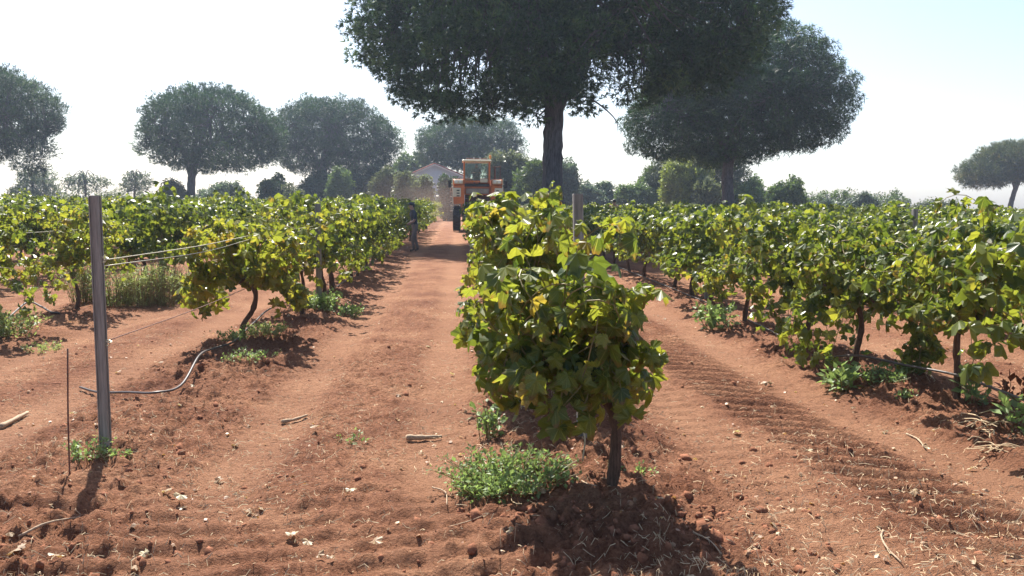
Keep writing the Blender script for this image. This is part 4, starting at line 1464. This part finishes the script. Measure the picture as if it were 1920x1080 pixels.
# ------------------------------------------------------------------ the grape harvester
M['orange'] = simple('orange_paint', (0.62, 0.17, 0.035), 0.42, var=0.22, scale=1.5)
M['cream'] = simple('cream_paint', (0.74, 0.68, 0.52), 0.4, var=0.08, scale=2)
M['black'] = simple('black_rubber', (0.028, 0.026, 0.026), 0.75, var=0.3, scale=6)
M['steel'] = simple('dusty_steel', (0.30, 0.27, 0.24), 0.5, metal=0.4, var=0.3, scale=4)
mg, ntg, bgl, og = mat('cab_glass')
bgl.inputs['Base Color'].default_value = (0.75, 0.8, 0.78, 1)
bgl.inputs['Roughness'].default_value = 0.03
bgl.inputs['Transmission Weight'].default_value = 0.0
trn = nd(ntg, 'ShaderNodeBsdfTransparent'); trn.inputs[0].default_value = (.75, .80, .78, 1)
gls = nd(ntg, 'ShaderNodeBsdfGlossy'); gls.inputs['Roughness'].default_value = 0.03
msg = nd(ntg, 'ShaderNodeMixShader'); msg.inputs[0].default_value = 0.04
ntg.links.new(trn.outputs[0], msg.inputs[1]); ntg.links.new(gls.outputs[0], msg.inputs[2]); ntg.links.new(msg.outputs[0], og.inputs['Surface'])
M['glass'] = mg
ml, ntl, bl_, ol = mat('lamp_glass')
bl_.inputs['Base Color'].default_value = (.85, .85, .8, 1); bl_.inputs['Roughness'].default_value = .08
M['lamp'] = ml
M['amber'] = simple('amber_lens', (0.75, 0.28, 0.05), 0.25, var=.05)

hx, hy = 0.98, 49.4
hv = empty('grape_harvester', (hx, hy, gz(hx, hy)), 0.0)
props(hv, 'tall orange grape harvester with glazed cab straddling the middle row and driving this way', 'harvester')


def wheel(x, y, r=0.68, w=0.44):
    mb = MB()
    n = 28
    prof = [(-w / 2, r * .62), (-w / 2, r * .90), (-w * .38, r * .97), (w * .38, r * .97), (w / 2, r * .90), (w / 2, r * .62)]
    V, F = [], []
    for i in range(n):
        a = i * 2 * PI / n
        for (px_, q) in prof:
            V.append((x + px_, y + math.sin(a) * q, r + math.cos(a) * q))
    m_ = len(prof)
    for i in range(n):
        for j in range(m_):
            F.append((i * m_ + j, i * m_ + (j + 1) % m_, ((i + 1) % n) * m_ + (j + 1) % m_, ((i + 1) % n) * m_ + j))
    mb.add(V, F)
    for i in range(20):
        for sgn in (-1, 1):
            a = i * 2 * PI / 20 + (0.15 if sgn > 0 else 0)
            mb.box((x + sgn * w * .24, y + math.sin(a) * r * .985, r + math.cos(a) * r * .985), (w * .46, .05, .06), rx=-a, rz=0)
    wb = mb.build('wheel', M['black'], hv)
    rm = MB()
    rm.tube([(x - w * .28, y, r), (x + w * .28, y, r)], r * .63, 20)
    rm.tube([(x - w * .36, y, r), (x + w * .36, y, r)], r * .2, 12)
    rm.build('rim', M['cream'], wb)


for wx, wy in ((-1.17, -0.9), (1.17, -0.9), (-1.17, 2.1), (1.17, 2.1)):
    wheel(wx, wy)
# wheel legs and side towers carrying everything above the vine row
for sgn in (-1, 1):
    mb = MB()
    mb.box((sgn * 0.86, -.75, 1.45), (.16, .34, 1.3), bev=.02)
    mb.box((sgn * 0.86, 2.05, 1.45), (.16, .34, 1.3), bev=.02)
    mb.box((sgn * 0.80, .65, 1.30), (.12, 2.4, 1.5), bev=.02)
    mb.build('leg', M['orange'], hv)
    mb = MB()
    mb.prism([(sgn * .74, 1.55), (sgn * .74, 2.55), (sgn * 1.38, 2.50), (sgn * 1.44, 2.35), (sgn * 1.42, 1.62), (sgn * 1.30, 1.48)], -1.35, 2.9)
    mb.build('side_body', M['orange'], hv)
    mb = MB()
    mb.box((sgn * 1.16, -1.40, 2.14), (.44, .10, .50), bev=.03)
    mb.box((sgn * 1.39, -1.36, 2.0), (.05, .12, .95), bev=.01)
    mb.build('front_panel', M['cream'], hv)
    mb = MB()
    for j in range(3):
        mb.box((sgn * 1.10, -1.47, 1.95 + j * .15), (.16, .03, .06), bev=.01)
    mb.build('grille', M['black'], hv)
    mb = MB()
    mb.box((sgn * 1.08, .55, 2.72), (.62, 3.4, .36), bev=.05)
    mb.build('hopper', M['orange'], hv)
    mb = MB(); mb.box((sgn * 1.08, -1.2, 2.74), (.5, .2, .24), bev=.04)
    hl = mb.build('headlight_box', M['cream'], hv)
    for q in (-.11, .11):
        l2 = MB(); l2.tube([(sgn * 1.08 + q, -1.31, 2.74), (sgn * 1.08 + q, -1.335, 2.74)], .08, 14)
        l2.build('headlight', M['lamp'], hl)
    mb = MB()
    mb.tube([(sgn * 1.38, -1.2, 2.35), (sgn * 1.42, -1.25, 2.95)], .02, 6)
    mb.tube([(sgn * 1.42, -1.25, 2.62), (sgn * 1.52, -1.28, 2.62)], .015, 6)
    mb.build('mirror_arm', M['cream'], hv)
    mb = MB(); mb.box((sgn * 1.57, -1.28, 2.60), (.17, .05, .40), bev=.02)
    mb.build('mirror', M['black'], hv)
# tunnel over the row, shaker frame inside
mb = MB()
mb.box((0, .6, 2.28), (1.46, 3.2, .50), bev=.03)
mb.build('chassis', M['orange'], hv)
mb = MB()
for sgn in (-1, 1):
    for j in range(6):
        mb.tube(spline([(sgn * .66, -.5, .6 + j * .24), (sgn * .36, .4, .6 + j * .24), (sgn * .60, 1.6, .6 + j * .24)], 6), .022, 6)
mb.build('shaker_rods', M['steel'], hv)
for sgn in (-1, 1):
    mb = MB(); mb.box((sgn * .44, -.2, 1.62), (.56, .14, .86), bev=.04, rz=sgn * .35); mb.box((sgn * .52, .9, 1.2), (.30, 1.9, 1.6), bev=.05)
    mb.build('picking_head', M['rust'], hv)
mb = MB(); mb.box((0, 2.2, 1.75), (1.4, .1, 1.1), bev=.02); mb.build('rear_curtain', M['black'], hv)
mb = MB()
mb.box((0, -1.05, 2.22), (1.30, .12, .30), bev=.03)
mb.build('front_beam', M['steel'], hv)
# cab
cz0, cz1 = 2.48, 3.86
mb = MB()
mb.box((-.05, -.35, cz0 + .08), (1.50, 1.55, .16), bev=.02)
mb.build('cab_floor', M['black'], hv)
mb = MB()
for sx_ in (-.76, .66):
    for sy_ in (-1.08, .38):
        pb = MB(); pb.box((sx_, sy_, (cz0 + cz1) / 2), (.09, .09, cz1 - cz0), bev=.015); pb.build('cab_pillar', M['orange'], hv)
mb.box((-.05, -1.08, cz0 + .28), (1.34, .07, .10), bev=.01)
mb.build('window_rail', M['orange'], hv)
mb = MB(); mb.box((-.05, .38, cz0 + .30), (1.34, .07, .40), bev=.01)
mb.build('rear_panel', M['orange'], hv)
mb = MB(); mb.box((-.05, -.35, cz1 + .06), (1.66, 1.72, .13), bev=.05); rf = mb.build('cab_roof', M['cream'], hv)
mb = MB(); mb.box((-.05, -.35, cz1 + .17), (1.2, 1.3, .09), bev=.03); mb.build('air_unit', M['rust'], rf)
for sgn in (-1, 1):
    l2 = MB(); l2.tube([(-.05 + sgn * .18, -1.15, cz1 + .20), (-.05 + sgn * .18, -1.20, cz1 + .20)], .055, 12); l2.build('work_lamp', M['lamp'], rf)
mb = MB(); mb.box((-.05, -1.08, (cz0 + cz1) / 2 + .14), (1.32, .012, cz1 - cz0 - .35)); mb.build('windscreen', M['glass'], hv)
for sx_ in (-.76, .66):
    mb = MB(); mb.box((sx_, -.35, (cz0 + cz1) / 2), (.012, 1.36, cz1 - cz0 - .25)); mb.build('side_window', M['glass'], hv)
mb = MB(); mb.box((-.05, .38, cz1 - .45), (1.32, .012, .80)); mb.build('rear_window', M['glass'], hv)
mb = MB(); mb.tube([(.70, -.9, cz1 + .1), (.70, -.9, cz1 + .22)], .025, 8); mb.tube([(.70, -.9, cz1 + .22), (.70, -.9, cz1 + .25), (.70, -.9, cz1 + .36), (.70, -.9, cz1 + .40)], [.07, .075, .07, .03], 12)
mb.build('beacon', M['amber'], hv)
mb = MB()
a = np.linspace(0, 2 * PI, 20)
mb.tube([(.10 + .20 * math.cos(t), -.78 + .07 * math.sin(t), cz0 + .52 + .17 * math.sin(t)) for t in a], .016, 6, cap=False)
mb.tube([(.10, -.78, cz0 + .52), (.10, -.95, cz0 + .16)], .025, 6)
mb.build('steering_wheel', M['black'], hv)
mb = MB(); mb.box((.34, -1.13, cz0 + .33), (.42, .05, .20), bev=.06); mb.build('control_box', M['cream'], hv)
mb = MB(); mb.box((-.05, .02, cz0 + .42), (.5, .5, .14), bev=.05); mb.box((-.05, .26, cz0 + .75), (.46, .12, .60), bev=.05); mb.build('seat', M['black'], hv)
mb = MB()
mb.tube([(.98, -.6, 2.85), (.98, -.6, 3.62)], .05, 10)
mb.tube([(.80, -.6, 3.60), (1.32, -.6, 3.62)], .022, 6)
mb.tube([(1.28, -.6, 2.85), (1.28, -.6, 3.62)], .02, 6)
mb.build('exhaust', M['rust'], hv)
mb = MB()
for sx_ in (-1.62, -1.30):
    mb.tube([(sx_, -.2, 1.0), (sx_ + .1, -.2, 2.6)], .018, 6)
for j in range(6):
    mb.tube([(-1.62 + j * .015, -.2, 1.1 + j * .27), (-1.30 + j * .015, -.2, 1.1 + j * .27)], .015, 6)
mb.build('ladder', M['steel'], hv)

# ------------------------------------------------------------------ people
M['shirt'] = simple('dark_shirt', (0.035, 0.042, 0.055), 0.85, var=.2)
M['trousers'] = simple('grey_trousers', (0.17, 0.14, 0.12), 0.85, var=.2)
M['skin'] = simple('skin', (0.40, 0.22, 0.15), 0.55, var=.08)
M['hair'] = simple('dark_hair', (0.02, 0.016, 0.014), 0.6, var=.3)
M['shoe'] = simple('brown_shoe', (0.09, 0.06, 0.045), 0.7, var=.2)


def person(loc, rz, joints, edges, radii, label, cloth, zmax=None, cap=False, face=None):
    me = bpy.data.meshes.new('body')
    names = list(joints)
    me.from_pydata([joints[n] for n in names], [(names.index(a), names.index(b)) for a, b in edges], [])
    o = bpy.data.objects.new('tmp', me)
    col.objects.link(o)
    bm = bmesh.new(); bm.from_mesh(me); bm.verts.layers.skin.verify(); bm.to_mesh(me); bm.free()
    sm = o.modifiers.new('s', 'SKIN'); sm.use_smooth_shade = True
    for i, n in enumerate(names):
        me.skin_vertices[0].data[i].radius = (radii[n], radii[n] * (.75 if n in ('chest', 'belly', 'pelvis', 'upchest') else 1))
        me.skin_vertices[0].data[i].use_root = (n == 'pelvis')
    ss = o.modifiers.new('d', 'SUBSURF'); ss.levels = 2; ss.render_levels = 2
    dg = bpy.context.evaluated_depsgraph_get()
    body = bpy.data.meshes.new_from_object(o.evaluated_get(dg))
    bpy.data.objects.remove(o)
    body.name = 'body'
    body.materials.clear()
    for k in ('skin', 'shirt', 'trousers', 'shoe'):
        body.materials.append(M[k])
    for p in body.polygons:
        c = p.center
        p.material_index = cloth(c)
        p.use_smooth = True
    root = empty('person', loc, rz)
    props(root, label, 'person')
    link('body', body, root)
    h = joints['head']
    r = radii['head']
    hb = MB()
    V, F = ico()
    for s_ in (1.0,):
        bm = bmesh.new(); bmesh.ops.create_icosphere(bm, subdivisions=3, radius=1.0)
        W = np.array([v.co[:] for v in bm.verts]); G = [[v.index for v in f.verts] for f in bm.faces]; bm.free()
    keep = [f for f in G if np.mean(W[f, 2]) > -0.05 or np.mean(W[f, 1]) > 0.10]
    hb.add(W * np.array([r * 1.02, r * 1.20, r * 1.12]) + np.array(h) + np.array([0, .012, .045]), [f for f in keep if not (np.mean(W[f, 1]) < -.45 and np.mean(W[f, 2]) < .45)])
    hb.build('hair', M['hair'], root, smooth=True)
    if cap:
        cb = MB()
        cb.add(W[:] * np.array([r * 1.12, r * 1.28, r * .95]) + np.array(h) + np.array([0, 0, .075]), [f for f in G if np.mean(W[f, 2]) > .05])
        cb.box((h[0], h[1] - r * 1.55, h[2] + .075), (r * 1.5, r * 1.1, .012), bev=.004)
        cb.build('cap', M['shirt'], root, smooth=True)
    fb = MB()
    fb.tube([(h[0], h[1] - r * 1.0, h[2] + .03), (h[0], h[1] - r * 1.28, h[2] - .01)], [.008, .016], 6)      # nose
    for sgn in (-1, 1):
        fb.box((h[0] + sgn * r * 1.0, h[1] + .005, h[2] + .0), (.015, .035, .055), bev=.006)
    fb.build('face', M['skin'], root, smooth=True)
    eb = MB()
    for sgn in (-1, 1):
        eb.box((h[0] + sgn * .032, h[1] - r * 1.02, h[2] + .03), (.024, .012, .010), bev=.003)
    eb.box((h[0], h[1] - r * 1.03, h[2] - .045), (.045, .01, .008), bev=.003)
    eb.build('eyes_and_mouth', M['hair'], root)
    return root


EDG = [('pelvis', 'belly'), ('belly', 'chest'), ('chest', 'upchest'), ('upchest', 'neck'), ('neck', 'head'), ('head', 'crown'),
       ('upchest', 'shL'), ('shL', 'elL'), ('elL', 'haL'), ('haL', 'fiL'), ('upchest', 'shR'), ('shR', 'elR'), ('elR', 'haR'), ('haR', 'fiR'),
       ('pelvis', 'hiL'), ('hiL', 'knL'), ('knL', 'anL'), ('anL', 'toL'), ('pelvis', 'hiR'), ('hiR', 'knR'), ('knR', 'anR'), ('anR', 'toR')]
RAD = dict(pelvis=.145, belly=.135, chest=.155, upchest=.13, neck=.055, head=.088, crown=.075, shL=.065, elL=.045, haL=.032, fiL=.02, shR=.065, elR=.045, haR=.032, fiR=.02,
           hiL=.095, knL=.062, anL=.045, toL=.035, hiR=.095, knR=.062, anR=.045, toR=.035)
J1 = dict(pelvis=(0, 0, .88), belly=(0, -.02, 1.02), chest=(0, -.05, 1.18), upchest=(0, -.07, 1.30), neck=(0, -.09, 1.40), head=(0, -.12, 1.50), crown=(0, -.11, 1.57),
          shL=(.17, -.07, 1.31), elL=(.25, -.10, 1.04), haL=(.20, -.30, .94), fiL=(.18, -.38, .94), shR=(-.17, -.07, 1.31), elR=(-.24, -.02, 1.04), haR=(-.24, -.20, .86), fiR=(-.23, -.27, .82),
          hiL=(.09, 0, .80), knL=(.10, -.12, .46), anL=(.10, -.08, .09), toL=(.11, -.22, .04), hiR=(-.09, 0, .80), knR=(-.10, .02, .46), anR=(-.10, .14, .09), toR=(-.11, .01, .04))


def cloth1(c):
    if c.z < .12:
        return 3
    if c.z < .92 and abs(c.x) < .19 and c.y > -.24:
        return 2
    if c.z > 1.40:
        return 0
    if abs(c.x) > .155 and c.z < 1.10 or c.y < -.22:
        return 0
    return 1


px_, py_ = -1.50, 28.6
person((px_, py_, gz(px_, py_)), -PI / 2.6, J1, EDG, RAD, 'person in dark T-shirt, cap and grey trousers walking beside the row left of the lane', cloth1, cap=True)
J2 = dict(J1)
px_, py_, pz_ = pd(1151, 385, 40)
J2.update({k: (v[0], v[1], v[2] + .19) for k, v in J1.items() if v[2] > .7})
person((px_, 40, gz(px_, 40)), PI - 0.3, J2, EDG, RAD, 'person deep among the vines right of the middle end post, only dark head showing', cloth1)
J3 = {k: (v[0] * 1.0, v[1] + .10, v[2] - .88 + .20) for k, v in J1.items()}
J3.update(knL=(.13, -.42, .26), anL=(.13, -.50, -.12), toL=(.13, -.62, -.16), knR=(-.13, -.42, .26), anR=(-.13, -.50, -.12), toR=(-.13, -.62, -.16),
          hiL=(.10, -.02, .20), hiR=(-.10, -.02, .20), haL=(.14, -.62, .44), fiL=(.14, -.70, .46), haR=(-.10, -.62, .44), fiR=(-.08, -.70, .46), elL=(.27, -.20, .42), elR=(-.27, -.20, .42))


def cloth3(c):
    if c.z > .72:
        return 0
    if c.y < -.42 and c.z > .32:
        return 0
    if c.z < .24:
        return 2
    return 1


person((hx - .05, hy + .02, gz(hx, hy) + cz0 + .36), 0, J3, EDG, RAD, 'driver in dark clothes seated behind the windscreen of the harvester', cloth3)

# ------------------------------------------------------------------ dust and haze
def volume_mat(name, colr, density, noise_scale=None, aniso=0.3, emax=1.0):
    m = bpy.data.materials.new(name)
    m.use_nodes = True
    nt = m.node_tree
    nt.nodes.clear()
    o = nd(nt, 'ShaderNodeOutputMaterial')
    v = nd(nt, 'ShaderNodeVolumePrincipled')
    v.inputs['Color'].default_value = (*colr, 1)
    v.inputs['Density'].default_value = density
    v.inputs['Anisotropy'].default_value = aniso
    nt.links.new(v.outputs[0], o.inputs['Volume'])
    if noise_scale:
        tc = nd(nt, 'ShaderNodeTexCoord')
        ln = nd(nt, 'ShaderNodeVectorMath', operation='LENGTH')
        nt.links.new(tc.outputs['Object'], ln.inputs[0])
        mr = nd(nt, 'ShaderNodeMapRange')
        mr.inputs[1].default_value, mr.inputs[2].default_value, mr.inputs[3].default_value, mr.inputs[4].default_value = 0.25, 0.98, density, 0.0
        nt.links.new(ln.outputs['Value'], mr.inputs[0])
        n = noise(nt, noise_scale, 3, .55, tc.outputs['Object'])
        m1 = nd(nt, 'ShaderNodeMapRange')
        m1.inputs[1].default_value, m1.inputs[2].default_value, m1.inputs[3].default_value, m1.inputs[4].default_value = .38, .66, 0.0, 1.6
        nt.links.new(n.outputs[0], m1.inputs[0])
        mm = nd(nt, 'ShaderNodeMath', operation='MULTIPLY')
        nt.links.new(mr.outputs[0], mm.inputs[0]); nt.links.new(m1.outputs[0], mm.inputs[1])
        nt.links.new(mm.outputs[0], v.inputs['Density'])
    return m


bm = bmesh.new()
bmesh.ops.create_icosphere(bm, subdivisions=3, radius=1.0)
dme = bpy.data.meshes.new('dust_cloud'); bm.to_mesh(dme); bm.free()
dme.materials.append(volume_mat('dust', (0.62, 0.47, 0.38), 0.020, 1.1))
du = link('dust_cloud', dme, None, (-2.6, 58.0, 1.3))
du.scale = (6.5, 9.0, 2.6)
props(du, 'brown dust raised by the harvester on its left side', 'dust', None, 'stuff')

HB = MB()
x0, x1, y0, y1, z0, z1 = -560, 560, -90, 520, -1.6, 19.0
HB.box(((x0 + x1) / 2, (y0 + y1) / 2, (z0 + z1) / 2), (x1 - x0, y1 - y0, z1 - z0))
hz = HB.build('haze', volume_mat('haze_air', (0.62, 0.77, 1.0), 0.0006, aniso=0.35))
props(hz, 'pale blue summer haze over the vineyard', 'haze', None, 'stuff')
